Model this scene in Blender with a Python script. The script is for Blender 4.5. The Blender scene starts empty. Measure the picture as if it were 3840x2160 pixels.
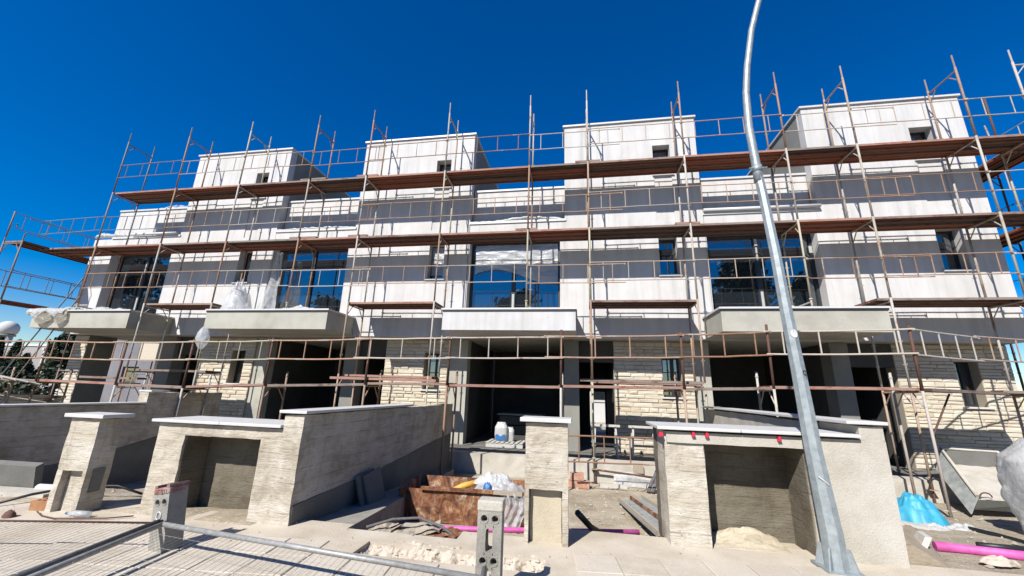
import bpy, math, random
from mathutils import Vector, Matrix, noise
rnd = random.Random(7)
scene = bpy.context.scene
COL = scene.collection

# ------------------------------------------------------------------ camera
cam_d = bpy.data.cameras.new('camera'); cam = bpy.data.objects.new('camera', cam_d); COL.objects.link(cam)
scene.camera = cam
YAW, PITCH, ROLL, FL = 0.174017, 0.257059, 0.0318546, 0.77
cy, sy, cp, sp = math.cos(YAW), math.sin(YAW), math.cos(PITCH), math.sin(PITCH)
fwd = Vector((-sy*cp, cy*cp, sp)); rgt = Vector((cy, sy, 0)); upv = rgt.cross(fwd)
c_, s_ = math.cos(ROLL), math.sin(ROLL)
r2 = rgt*c_ + upv*s_; u2 = upv*c_ - rgt*s_
cam.matrix_world = Matrix(((r2.x, u2.x, -fwd.x, 0), (r2.y, u2.y, -fwd.y, 0), (r2.z, u2.z, -fwd.z, 0), (0, 0, 0, 1)))
cam_d.sensor_width = 36; cam_d.lens = FL*18; cam_d.clip_start = .05; cam_d.clip_end = 3000
scene.render.resolution_x = 1024; scene.render.resolution_y = 576

# ------------------------------------------------------------------ sky, sun, exposure
SUN = Vector((0.44, 1.0, -1.0)).normalized()
SUN_EL = math.asin(-SUN.z); SUN_ROT = math.atan2(-SUN.x, -SUN.y)
world = bpy.data.worlds.new('World'); scene.world = world; world.use_nodes = True
wn = world.node_tree.nodes; wl = world.node_tree.links
bg = wn['Background']
sky = wn.new('ShaderNodeTexSky'); sky.sky_type = 'NISHITA'; sky.sun_disc = False
sky.sun_elevation = SUN_EL; sky.sun_rotation = SUN_ROT
sky.altitude = 0; sky.air_density = 1.0; sky.dust_density = 0.1; sky.ozone_density = 4.0
hs = wn.new('ShaderNodeHueSaturation'); hs.inputs['Saturation'].default_value = 1.62; hs.inputs['Hue'].default_value = .512; hs.inputs['Value'].default_value = 1.0
wl.new(sky.outputs[0], hs.inputs['Color']); wl.new(hs.outputs[0], bg.inputs['Color'])
bg.inputs['Strength'].default_value = 0.077
sun_d = bpy.data.lights.new('sun', 'SUN'); sun_d.energy = 5.0; sun_d.angle = math.radians(.5); sun_d.color = (1, .96, .90)
sun = bpy.data.objects.new('sun', sun_d); COL.objects.link(sun)
sun.rotation_euler = SUN.to_track_quat('-Z', 'Y').to_euler(); sun.location = (-20, -40, 40)
vs = scene.view_settings
vs.view_transform = 'Standard'; vs.look = 'None'; vs.gamma = 1; vs.exposure = 0.80
try: vs.use_curve_mapping = False
except Exception: pass

# ------------------------------------------------------------------ materials
def mat_new(name):
    m = bpy.data.materials.new(name); m.use_nodes = True
    nt = m.node_tree; return m, nt, nt.nodes['Principled BSDF']
def nd(nt, t, **kw):
    n = nt.nodes.new(t)
    for k, v in kw.items(): setattr(n, k, v)
    return n
def pos(nt, scale=(1, 1, 1), rot=(0, 0, 0)):
    g = nd(nt, 'ShaderNodeNewGeometry'); mp = nd(nt, 'ShaderNodeMapping')
    mp.inputs['Scale'].default_value = scale; mp.inputs['Rotation'].default_value = rot
    nt.links.new(g.outputs['Position'], mp.inputs['Vector']); return mp.outputs[0]
def nz(nt, vec, scale, detail=5, rough=.6, dist=0):
    n = nd(nt, 'ShaderNodeTexNoise'); n.inputs['Scale'].default_value = scale
    n.inputs['Detail'].default_value = detail; n.inputs['Roughness'].default_value = rough
    n.inputs['Distortion'].default_value = dist
    nt.links.new(vec, n.inputs['Vector']); return n.outputs['Fac']
def ramp(nt, fac, stops, interp='LINEAR'):
    r = nd(nt, 'ShaderNodeValToRGB'); cr = r.color_ramp; cr.interpolation = interp
    while len(cr.elements) > 1: cr.elements.remove(cr.elements[-1])
    cr.elements[0].position = stops[0][0]; cr.elements[0].color = (*stops[0][1], 1)
    for p, c in stops[1:]:
        e = cr.elements.new(p); e.color = (*c, 1)
    nt.links.new(fac, r.inputs[0]); return r.outputs[0]
def mix(nt, fac, a, b, mode='MIX'):
    n = nd(nt, 'ShaderNodeMix', data_type='RGBA', blend_type=mode)
    for sock, v in ((n.inputs[0], fac), (n.inputs[6], a), (n.inputs[7], b)):
        if isinstance(v, (int, float)): sock.default_value = v
        elif isinstance(v, tuple): sock.default_value = (*v, 1)
        else: nt.links.new(v, sock)
    return n.outputs[2]
def bump(nt, bsdf, h, strength=.4, dist=.02):
    b = nd(nt, 'ShaderNodeBump'); b.inputs['Strength'].default_value = strength; b.inputs['Distance'].default_value = dist
    nt.links.new(h, b.inputs['Height']); nt.links.new(b.outputs[0], bsdf.inputs['Normal'])
def orand(nt): return nd(nt, 'ShaderNodeObjectInfo').outputs['Random']
G3 = lambda a, b=None, c=None: (a, a if b is None else b, a if c is None else c)
K = (0, 0, 0); W = (1, 1, 1)

def m_plaster():
    m, nt, b = mat_new('white_plaster')
    streak = nz(nt, pos(nt, (2.2, 2.2, .16)), 2.0, 6, .62)
    c = ramp(nt, streak, [(.28, (.54, .53, .515)), (.40, (.66, .65, .635)), (.52, (.725, .715, .702)), (.7, (.775, .765, .752))])
    blot = ramp(nt, nz(nt, pos(nt), 1.3, 5), [(.42, K), (.70, W)])
    c = mix(nt, mix(nt, .55, K, blot), c, (.60, .57, .53))
    sp = ramp(nt, nz(nt, pos(nt), 4.5, 5, .6), [(.63, K), (.69, W)]); c = mix(nt, mix(nt, .35, K, sp), c, (.50, .47, .44))
    dr = ramp(nt, nz(nt, pos(nt, (6, 6, .35)), 1.5, 5, .6), [(.60, K), (.72, W)]); c = mix(nt, mix(nt, .35, K, dr), c, (.47, .44, .40))
    b.inputs['Roughness'].default_value = .85; nt.links.new(c, b.inputs['Base Color'])
    bump(nt, b, nz(nt, pos(nt), 60, 4), .12, .01); return m
def m_render(name, c1, c2, c3, sc=1.6, bs=.25):
    m, nt, b = mat_new(name)
    c = ramp(nt, nz(nt, pos(nt), sc, 7, .6), [(.3, c1), (.52, c2), (.75, c3)])
    fine = nz(nt, pos(nt), 55, 3)
    c = mix(nt, .22, c, ramp(nt, fine, [(.3, G3(.2)), (.7, G3(.8))]), 'SOFT_LIGHT')
    b.inputs['Roughness'].default_value = .9; nt.links.new(c, b.inputs['Base Color'])
    bump(nt, b, fine, bs, .012); return m
def m_board(k=None):   # board marked raw concrete: blotches, faint board joints, pits and pale efflorescence
    m, nt, b = mat_new('board_marked_concrete')
    blot = nz(nt, pos(nt, (1, 1, 1.6)), 1.5, 8, .66, .3); gr = nz(nt, pos(nt, (1.2, 1.2, 9)), 1.3, 7, .62, .3)
    pits = nz(nt, pos(nt, (6, 6, 14)), 3.0, 6, .7); fine = nz(nt, pos(nt, (3, 3, 34)), 2.0, 6, .7, .5)
    c = ramp(nt, blot, [(.30, (.45, .385, .285)), (.45, (.62, .55, .435)), (.58, (.73, .665, .555)), (.75, (.80, .75, .66))])
    c = mix(nt, .55, c, ramp(nt, gr, [(.30, G3(.14)), (.48, G3(.5)), (.7, G3(.80))]), 'SOFT_LIGHT')
    c = mix(nt, .42, c, ramp(nt, fine, [(.30, G3(.12)), (.47, G3(.5)), (.68, G3(.82))]), 'SOFT_LIGHT')
    g = nd(nt, 'ShaderNodeNewGeometry'); sx = nd(nt, 'ShaderNodeSeparateXYZ'); nt.links.new(g.outputs['Position'], sx.inputs[0])
    wob = nd(nt, 'ShaderNodeMath', operation='MULTIPLY_ADD'); nt.links.new(nz(nt, pos(nt), 2.0, 3), wob.inputs[0]); wob.inputs[1].default_value = .05; nt.links.new(sx.outputs[2], wob.inputs[2])
    dv = nd(nt, 'ShaderNodeMath', operation='MULTIPLY'); nt.links.new(wob.outputs[0], dv.inputs[0]); dv.inputs[1].default_value = 6.6
    fr = nd(nt, 'ShaderNodeMath', operation='FRACT'); nt.links.new(dv.outputs[0], fr.inputs[0])
    line = ramp(nt, fr.outputs[0], [(0, W), (.07, K), (.93, K), (1, G3(.8))])
    brk = ramp(nt, nz(nt, pos(nt, (1, 1, 3)), 3.2, 4), [(.45, K), (.62, W)])
    c = mix(nt, mix(nt, 1, line, brk, 'MULTIPLY'), c, (.27, .235, .18))
    c = mix(nt, ramp(nt, pits, [(.30, W), (.40, K)]), c, (.25, .215, .165))
    wh = ramp(nt, nz(nt, pos(nt, (2, 2, 5)), 2.1, 7, .75, .6), [(.60, K), (.70, W)])
    c = mix(nt, mix(nt, .7, K, wh), c, (.74, .72, .67))
    st = ramp(nt, nz(nt, pos(nt, (1, 1, .7)), 2.6, 9, .72, .5), [(.50, K), (.62, W)]); c = mix(nt, mix(nt, .5, K, st), c, (.34, .28, .20))
    dr = ramp(nt, nz(nt, pos(nt, (7, 7, .5)), 1.6, 6, .65), [(.58, K), (.70, W)]); c = mix(nt, mix(nt, .35, K, dr), c, (.27, .235, .18))
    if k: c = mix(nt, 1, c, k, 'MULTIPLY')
    b.inputs['Roughness'].default_value = .92; nt.links.new(c, b.inputs['Base Color'])
    mm = nd(nt, 'ShaderNodeMath', operation='ADD'); nt.links.new(fine, mm.inputs[0]); nt.links.new(pits, mm.inputs[1])
    bump(nt, b, mm.outputs[0], .5, .03); return m
def m_rand(name, cols, rough=.8, patch=None, pscale=6, bs=.3, metal=0, bscale=30, interp='LINEAR', stretch=(1, 1, 1), plo=.5, phi=.62):
    m, nt, b = mat_new(name)
    n = len(cols); c = ramp(nt, orand(nt), [((i+.0)/max(1, n-1) if interp == 'LINEAR' else i/n, cc) for i, cc in enumerate(cols)], interp)
    if patch:
        f = ramp(nt, nz(nt, pos(nt, stretch), pscale, 6, .68), [(plo, K), (phi, W)]); c = mix(nt, f, c, patch)
    v = nz(nt, pos(nt, stretch), bscale, 5)
    c = mix(nt, .35, c, ramp(nt, v, [(.3, G3(.2)), (.7, G3(.8))]), 'SOFT_LIGHT')
    b.inputs['Roughness'].default_value = rough; b.inputs['Metallic'].default_value = metal
    nt.links.new(c, b.inputs['Base Color']); bump(nt, b, v, bs, .01); return m
def m_flat(name, col, rough=.6, metal=0, var=.25, sc=20):
    m, nt, b = mat_new(name)
    v = nz(nt, pos(nt), sc, 5)
    c = mix(nt, var, col, ramp(nt, v, [(.3, G3(.1)), (.7, G3(.9))]), 'SOFT_LIGHT')
    b.inputs['Roughness'].default_value = rough; b.inputs['Metallic'].default_value = metal
    nt.links.new(c, b.inputs['Base Color']); bump(nt, b, v, .1, .01); return m
def m_plastic(name, col=(.86, .88, .9), clear=.35, stretch=(1, 1, 1), rot=(0, 0, 0)):
    m, nt, b = mat_new(name); out = nt.nodes['Material Output']
    b.inputs['Base Color'].default_value = (*col, 1); b.inputs['Roughness'].default_value = .22
    tr = nd(nt, 'ShaderNodeBsdfTranslucent'); tr.inputs[0].default_value = (*col, 1)
    tp = nd(nt, 'ShaderNodeBsdfTransparent')
    m1 = nd(nt, 'ShaderNodeMixShader'); m1.inputs[0].default_value = .3
    nt.links.new(b.outputs[0], m1.inputs[1]); nt.links.new(tr.outputs[0], m1.inputs[2])
    m2 = nd(nt, 'ShaderNodeMixShader')
    f = ramp(nt, nz(nt, pos(nt, stretch, rot), 5, 5, .65), [(.35, G3(min(1, clear*1.7))), (.65, G3(clear*.4))])
    nt.links.new(f, m2.inputs[0]); nt.links.new(m1.outputs[0], m2.inputs[1]); nt.links.new(tp.outputs[0], m2.inputs[2])
    nt.links.new(m2.outputs[0], out.inputs[0])
    bump(nt, b, nz(nt, pos(nt, stretch, rot), 14, 5, .6, 1.2 if rot == (0, 0, 0) else .3), .6, .03); return m
def m_glass():
    m, nt, b = mat_new('coated_window_glass')
    b.inputs['Base Color'].default_value = (.012, .016, .02, 1); b.inputs['Roughness'].default_value = .015
    b.inputs['IOR'].default_value = 2.75
    bump(nt, b, nz(nt, pos(nt), .8, 2), .02, .02); return m
def m_soil():
    m, nt, b = mat_new('dry_soil')
    n1 = nz(nt, pos(nt), 2.2, 8, .65); n2 = nz(nt, pos(nt), 26, 5, .7)
    c = ramp(nt, n1, [(.3, (.33, .265, .18)), (.5, (.47, .395, .285)), (.7, (.62, .545, .42))])
    c = mix(nt, ramp(nt, n2, [(.56, K), (.66, W)]), c, (.68, .62, .51))
    c = mix(nt, ramp(nt, n2, [(.32, W), (.40, K)]), c, (.24, .19, .12))
    b.inputs['Roughness'].default_value = .95; nt.links.new(c, b.inputs['Base Color']); bump(nt, b, n2, .8, .03); return m
def m_rusttub():
    m, nt, b = mat_new('rusty_skip_steel')
    n1 = nz(nt, pos(nt, (2, 2, 1.5)), 3.0, 10, .76, .6)
    c = ramp(nt, n1, [(.34, (.05, .02, .013)), (.44, (.17, .06, .027)), (.52, (.31, .125, .05)), (.58, (.42, .25, .14)), (.65, (.60, .53, .45))])
    drip = ramp(nt, nz(nt, pos(nt, (9, 9, .7)), 2, 6, .7), [(.58, K), (.66, W)])
    c = mix(nt, mix(nt, .75, K, drip), c, (.52, .48, .43))
    b.inputs['Roughness'].default_value = .85; nt.links.new(c, b.inputs['Base Color'])
    bump(nt, b, n1, .6, .03); return m
def m_galv():
    m, nt, b = mat_new('galvanised_steel')
    n1 = nz(nt, pos(nt), 13, 7, .68); n2 = nz(nt, pos(nt, (1, 1, .3)), 5, 5)
    c = ramp(nt, n1, [(.32, (.31, .36, .375)), (.5, (.41, .465, .48)), (.68, (.51, .56, .57))]); c = mix(nt, .35, c, ramp(nt, n2, [(.3, G3(.25)), (.7, G3(.75))]), 'SOFT_LIGHT')
    b.inputs['Roughness'].default_value = .48; b.inputs['Metallic'].default_value = .35
    nt.links.new(c, b.inputs['Base Color']); bump(nt, b, n1, .08, .01); return m
def m_leaf(name, a, bcol):
    m, nt, b = mat_new(name)
    c = ramp(nt, nz(nt, pos(nt), 1.2, 3), [(.35, a), (.65, bcol)])
    b.inputs['Roughness'].default_value = .7; nt.links.new(c, b.inputs['Base Color']); return m

M = {}
M['plaster'] = m_plaster()
M['render'] = m_render('grey_cement_render', (.42, .40, .335), (.52, .50, .425), (.59, .57, .49))
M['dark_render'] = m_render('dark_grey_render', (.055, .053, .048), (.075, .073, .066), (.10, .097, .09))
M['midgrey'] = m_render('mid_grey_concrete', (.15, .145, .13), (.20, .195, .175), (.25, .24, .22))
M['sideren'] = m_render('beige_grey_render', (.24, .235, .205), (.29, .285, .25), (.34, .335, .29))
M['board'] = m_board()
M['board_shade'] = m_board((.30, .285, .25)); M['board_shade'].name = 'niche_shade_board_concrete'  # same board concrete, darkened so the niche shade is in its colour
M['conc'] = m_render('pale_concrete', (.50, .455, .375), (.61, .57, .49), (.69, .655, .58), 2.4, .5)
M['concd'] = m_render('cast_concrete', (.27, .255, .22), (.36, .345, .30), (.44, .42, .375), 4.5, .5)
M['pave'] = m_render('dusty_footpath_concrete', (.52, .44, .33), (.67, .585, .465), (.76, .685, .57), 1.9, .5)
M['tile'] = m_rand('paving_tile', [(.58, .505, .40), (.64, .565, .455), (.69, .615, .505)], .9, (.74, .67, .56), 3.0, .4, 0, 40, plo=.45, phi=.75)
M['cap'] = m_flat('white_marble_coping', (.74, .73, .705), .45, 0, .25, 8)
M['stone'] = m_rand('split_limestone', [(.66, .575, .44), (.72, .645, .515), (.76, .70, .58), (.68, .60, .47), (.74, .67, .54), (.64, .53, .37)], .9, (.66, .56, .39), 3.5, .6, 0, 18, plo=.58, phi=.75)
M['mortar'] = m_flat('buff_mortar', (.50, .43, .33), .95, 0, .3, 60)
M['plank'] = m_plank = m_rand('rusty_steel_plank', [(.16, .05, .03), (.30, .08, .04), (.37, .105, .045), (.11, .055, .04), (.23, .095, .055), (.33, .09, .04), (.14, .07, .045)], .85, (.36, .27, .20), 3.0, .4, 0, 22, 'CONSTANT', (.6, 2.4, 2.4), .60, .78)
def dust_top(m, col):
    nt = m.node_tree; b = nt.nodes['Principled BSDF']; src = b.inputs['Base Color'].links[0].from_socket
    g = nd(nt, 'ShaderNodeNewGeometry'); sx = nd(nt, 'ShaderNodeSeparateXYZ'); nt.links.new(g.outputs['Normal'], sx.inputs[0])
    up = ramp(nt, sx.outputs[2], [(.6, K), (.9, W)]); ng = nd(nt, 'ShaderNodeMath', operation='MULTIPLY'); nt.links.new(sx.outputs[1], ng.inputs[0]); ng.inputs[1].default_value = -1
    fr = ramp(nt, ng.outputs[0], [(.7, K), (.95, G3(.42))]); f = mix(nt, 1, up, fr, 'ADD')
    f = mix(nt, 1, f, ramp(nt, nz(nt, pos(nt, (1, 3, 3)), 3.5, 6, .7), [(.36, G3(.15)), (.5, W)]), 'MULTIPLY')
    nt.links.new(mix(nt, f, src, col), b.inputs['Base Color'])
dust_top(m_plank, (.50, .445, .38))
TUBES = [(.50, .455, .39), (.36, .25, .18), (.56, .52, .46), (.46, .34, .25), (.44, .40, .32), (.54, .48, .42), (.36, .22, .14), (.52, .48, .35)]
M['tube'] = m_rand('weathered_scaffold_tube', TUBES, .75, (.33, .16, .085), 2.6, .5, .0, 30, 'CONSTANT', (2, 2, 1), .55, .68)
M['tuber'] = m_rand('rusty_guard_tube', [(.44, .27, .17), (.54, .43, .34), (.32, .17, .10), (.60, .52, .43), (.50, .31, .20)], .8, (.54, .47, .40), 3, .5, 0, 30, 'CONSTANT', plo=.53, phi=.66)
M['tubed'] = m_rand('dark_rusty_tube', [(.10, .045, .03), (.15, .07, .045), (.12, .055, .04)], .8, (.28, .14, .08), 3, .5, 0, 30, plo=.6, phi=.7)
M['steelblue'] = m_rand('grey_blue_scaffold_tube', [(.17, .20, .22), (.24, .25, .26), (.27, .19, .15)], .7, (.22, .12, .08), 3, .4, 0, 30, 'CONSTANT', plo=.56, phi=.7)
M['galv'] = m_galv()
M['galvtube'] = m_flat('dull_galvanised_tube', (.40, .40, .385), .5, .25, .5, 25)
M['darktube'] = m_flat('dark_galvanised_tube', (.13, .145, .15), .5, .25, .5, 25)
M['frame'] = m_flat('anthracite_aluminium', (.028, .032, .036), .45, 0, .1)
M['glass'] = m_glass()
M['handle'] = m_flat('grey_protective_tape', (.50, .50, .48), .6)
M['plastic'] = m_plastic('clear_plastic_sheet')
M['film'] = m_plastic('thin_plastic_film', (.84, .88, .92), .30, (.22, 1, 1.5), (0, -.45, 0))
M['beigeplastic'] = m_plastic('dusty_beige_plastic', (.50, .45, .35), .15)
M['bag'] = m_plastic('white_woven_plastic', (.82, .82, .80), .04)
M['tarp'] = m_flat('blue_plastic_bag', (.05, .40, .60), .55, 0, .5, 7)
M['soil'] = m_soil()
M['rubble'] = m_rand('limestone_rubble', [(.66, .58, .47), (.60, .53, .43)], .95, (.27, .20, .14), 7, 1.0, 0, 16, plo=.54, phi=.64)
M['stonechip'] = m_flat('pale_stone_chips', (.47, .42, .34), .95, 0, .5, 10)
M['asphalt'] = m_flat('asphalt', (.055, .055, .056), .9, 0, .5, 60)
M['rust'] = m_rusttub()
M['pink'] = m_flat('pink_plastic_pipe', (.70, .12, .42), .6, 0, .6, 9)
M['black'] = m_flat('black_rubber_hose', (.02, .02, .022), .5)
M['greyhose'] = m_flat('dusty_grey_hose', (.13, .125, .13), .8, 0, .5, 30)
M['wood'] = m_rand('weathered_timber', [(.42, .35, .26), (.50, .44, .35), (.36, .28, .19)], .85, (.25, .19, .13), 7, .4, 0, 30, stretch=(1, 1, 3), plo=.55, phi=.75)
M['paintwood'] = m_flat('white_painted_timber', (.62, .60, .55), .8, 0, .4, 20)
M['brick'] = m_rand('red_clay_brick', [(.50, .24, .16), (.58, .30, .20)], .9, (.62, .45, .36), 6, .5, 0, 30)
M['clay'] = m_flat('orange_clay_block', (.46, .22, .10), .9, 0, .4, 20)
M['redclip'] = m_flat('red_plastic_wedge', (.75, .03, .07), .4)
M['yellow'] = m_flat('yellow_foam_tube', (.85, .46, .07), .6, 0, .3)
M['bluebit'] = m_flat('blue_plastic_scrap', (.03, .18, .45), .5)
M['redpaint'] = m_rand('faded_red_paint_on_concrete', [(.33, .15, .135)], .9, (.40, .33, .29), 9, .5, plo=.48, phi=.66)
M['sticker'] = m_flat('white_sticker', (.75, .76, .76), .5)
M['ink'] = m_flat('black_marker_ink', (.03, .03, .04), .6)
M['wire'] = m_flat('galvanised_wire', (.40, .385, .35), .5, .2)
M['formply'] = m_render('grey_green_form_sheet', (.24, .26, .25), (.36, .38, .365), (.50, .51, .48), 7, .4)
M['sand'] = m_render('sandy_plaster', (.52, .44, .31), (.61, .53, .39), (.67, .60, .47), 3, .5)
M['bgwhite'] = m_render('distant_white_wall', (.62, .62, .60), (.70, .70, .68), (.76, .76, .74), .4, .1)
M['bggrey'] = m_render('distant_grey_wall', (.30, .29, .27), (.38, .37, .35), (.44, .43, .41), .4, .1)
M['bgpurple'] = m_render('distant_mauve_wall', (.20, .195, .21), (.25, .245, .265), (.30, .295, .31), .6, .1)
M['cypress'] = m_leaf('cypress_foliage', (.018, .035, .016), (.045, .075, .032))
M['pine'] = m_leaf('pine_foliage', (.03, .05, .022), (.06, .095, .04))
M['bark'] = m_flat('tree_bark', (.12, .085, .06), .95, 0, .5, 8)
M['roof'] = m_flat('pale_roof_sheet', (.50, .47, .42), .8, 0, .3, 6)

ALB = .62
for m_ in M.values():
    b_ = m_.node_tree.nodes['Principled BSDF']; so = b_.inputs['Base Color']
    if m_.name.startswith('coated'): continue
    if so.links:
        src = so.links[0].from_socket; m_.node_tree.links.new(mix(m_.node_tree, 1, src, (ALB, ALB, ALB), 'MULTIPLY'), so)
    else:
        c0 = so.default_value; so.default_value = (c0[0]*ALB, c0[1]*ALB, c0[2]*ALB, 1)
# ------------------------------------------------------------------ mesh helpers
class MB:
    def __init__(s): s.v = []; s.f = []; s.sm = []
    def face(s, pts, sm=False):
        i = len(s.v); s.v += [tuple(p) for p in pts]; s.f.append(tuple(range(i, i+len(pts)))); s.sm.append(sm)
    def box(s, x0, x1, y0, y1, z0, z1):
        return s.hexa([(x0, y0, z0), (x1, y0, z0), (x1, y1, z0), (x0, y1, z0), (x0, y0, z1), (x1, y0, z1), (x1, y1, z1), (x0, y1, z1)])
    def hexa(s, p):
        i = len(s.v); s.v += [tuple(q) for q in p]
        for f in ((3, 2, 1, 0), (4, 5, 6, 7), (0, 1, 5, 4), (1, 2, 6, 5), (2, 3, 7, 6), (3, 0, 4, 7)):
            s.f.append(tuple(i+k for k in f)); s.sm.append(False)
        return s
    def obox(s, c, ax, ay, az):
        c, ax, ay, az = Vector(c), Vector(ax), Vector(ay), Vector(az)
        return s.hexa([c+ax*a+ay*b+az*d for d in (-1, 1) for a, b in ((-1, -1), (1, -1), (1, 1), (-1, 1))])
    def tube(s, pts, r, n=8, caps=True):
        pts = [Vector(p) for p in pts]; rs = r if isinstance(r, (list, tuple)) else [r]*len(pts)
        i0 = len(s.v); prev = None
        for k, p in enumerate(pts):
            d = (pts[min(k+1, len(pts)-1)] - pts[max(k-1, 0)]).normalized()
            if prev is None:
                a = Vector((0, 0, 1)) if abs(d.z) < .9 else Vector((1, 0, 0)); a = (a - d*a.dot(d)).normalized()
            else: a = (prev - d*prev.dot(d)).normalized()
            prev = a; b = d.cross(a)
            for j in range(n):
                t = 2*math.pi*j/n; s.v.append(tuple(p + (a*math.cos(t) + b*math.sin(t))*rs[k]))
        for k in range(len(pts)-1):
            for j in range(n):
                q = i0+k*n; s.f.append((q+j, q+(j+1) % n, q+n+(j+1) % n, q+n+j)); s.sm.append(n > 6)
        if caps:
            s.f.append(tuple(i0+j for j in range(n-1, -1, -1))); s.sm.append(False)
            q = i0+(len(pts)-1)*n; s.f.append(tuple(q+j for j in range(n))); s.sm.append(False)
        return s
    def grid(s, fn, nu, nv, sm=True):
        i = len(s.v)
        for b in range(nv+1):
            for a in range(nu+1): s.v.append(tuple(fn(a/nu, b/nv)))
        for b in range(nv):
            for a in range(nu):
                q = i+b*(nu+1)+a; s.f.append((q, q+1, q+nu+2, q+nu+1)); s.sm.append(sm)
        return s
    def cells(s, us, vs_, filled, w0, w1, fn):
        """plate on a grid of cells; fn(u, v, w) -> point; faces only where a cell meets an empty one"""
        nu, nv = len(us)-1, len(vs_)-1
        F = [[filled(.5*(us[i]+us[i+1]), .5*(vs_[j]+vs_[j+1])) for j in range(nv)] for i in range(nu)]
        g = lambda i, j: 0 <= i < nu and 0 <= j < nv and F[i][j]
        for i in range(nu):
            for j in range(nv):
                if not F[i][j]: continue
                a, b, c, d = us[i], us[i+1], vs_[j], vs_[j+1]
                s.face([fn(a, c, w0), fn(b, c, w0), fn(b, d, w0), fn(a, d, w0)])
                s.face([fn(a, d, w1), fn(b, d, w1), fn(b, c, w1), fn(a, c, w1)])
                if not g(i-1, j): s.face([fn(a, c, w1), fn(a, c, w0), fn(a, d, w0), fn(a, d, w1)])
                if not g(i+1, j): s.face([fn(b, c, w0), fn(b, c, w1), fn(b, d, w1), fn(b, d, w0)])
                if not g(i, j-1): s.face([fn(a, c, w1), fn(b, c, w1), fn(b, c, w0), fn(a, c, w0)])
                if not g(i, j+1): s.face([fn(a, d, w0), fn(b, d, w0), fn(b, d, w1), fn(a, d, w1)])
        return s
    def wall(s, x0, x1, z0, z1, holes, y0, y1):
        us = sorted({x0, x1, *[h[0] for h in holes], *[h[1] for h in holes]}); us = [u for u in us if x0 <= u <= x1]
        zs = sorted({z0, z1, *[h[2] for h in holes], *[h[3] for h in holes]}); zs = [z for z in zs if z0 <= z <= z1]
        ok = lambda x, z: not any(h[0] < x < h[1] and h[2] < z < h[3] for h in holes)
        return s.cells(us, zs, ok, y0, y1, lambda u, v, w: (u, w, v))
    def rough(s, x0, x1, y0, y1, z0, z1, amp=.012, st=.09, bottom=False):
        """box with broken, slightly uneven faces"""
        def d(p):
            q = Vector(p); n = noise.noise_vector(q*5.3)*amp + noise.noise_vector(q*17)*amp*.6; return q+n
        nx = max(1, int((x1-x0)/st)); ny = max(1, int((y1-y0)/st)); nz_ = max(1, int((z1-z0)/st))
        L = lambda a, b, t: a+(b-a)*t
        s.grid(lambda u, v: d((L(x0, x1, u), y0, L(z0, z1, v))), nx, nz_, False)
        s.grid(lambda u, v: d((L(x1, x0, u), y1, L(z0, z1, v))), nx, nz_, False)
        s.grid(lambda u, v: d((x0, L(y1, y0, u), L(z0, z1, v))), ny, nz_, False)
        s.grid(lambda u, v: d((x1, L(y0, y1, u), L(z0, z1, v))), ny, nz_, False)
        s.grid(lambda u, v: d((L(x0, x1, u), L(y0, y1, v), z1)), nx, ny, False)
        if bottom: s.grid(lambda u, v: d((L(x1, x0, u), L(y0, y1, v), z0)), nx, ny, False)
        return s
    def mesh(s, name, off=(0, 0, 0)):
        me = bpy.data.meshes.new(name)
        me.from_pydata([(v[0]-off[0], v[1]-off[1], v[2]-off[2]) for v in s.v], [], s.f)
        me.polygons.foreach_set('use_smooth', s.sm); me.update(); return me

def wloc(o):
    p = Vector(o.location)
    while o.parent: o = o.parent; p += o.location
    return p
def build(name, mb, mat, parent=None, label=None, cat=None, group=None, kind=None, loc=None, bevel=0):
    """loc: world origin for the mesh (its base); geometry is given in world coordinates"""
    base = Vector(loc) if loc is not None else (wloc(parent) if parent else Vector((0, 0, 0)))
    me = mb.mesh(name, base); me.materials.append(M[mat] if isinstance(mat, str) else mat)
    o = bpy.data.objects.new(name, me); COL.objects.link(o)
    if parent:
        o.parent = parent; o.location = base - wloc(parent)
    else: o.location = base
    for k, v in (('label', label), ('category', cat), ('group', group), ('kind', kind)):
        if v: o[k] = v
    if bevel:
        b = o.modifiers.new('bevel', 'BEVEL'); b.width = bevel; b.segments = 2; b.limit_method = 'ANGLE'
    return o
def thing(name, label, cat, loc=(0, 0, 0), group=None):
    o = bpy.data.objects.new(name, None); COL.objects.link(o); o.location = loc; o.empty_display_size = .2
    o['label'] = label; o['category'] = cat
    if group: o['group'] = group
    return o
def inst(name, me, parent, loc, rot=None):
    o = bpy.data.objects.new(name, me); COL.objects.link(o); o.parent = parent
    o.location = Vector(loc) - (wloc(parent) if parent else Vector())
    if rot: o.rotation_euler = rot
    return o
def B(*a): return MB().box(*a)
def lerp(a, b, t): return a+(b-a)*t
def fbm(x, y, z=0, s=1): return noise.fractal(Vector((x*s, y*s, z)), .9, 2.0, 4)

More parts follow.
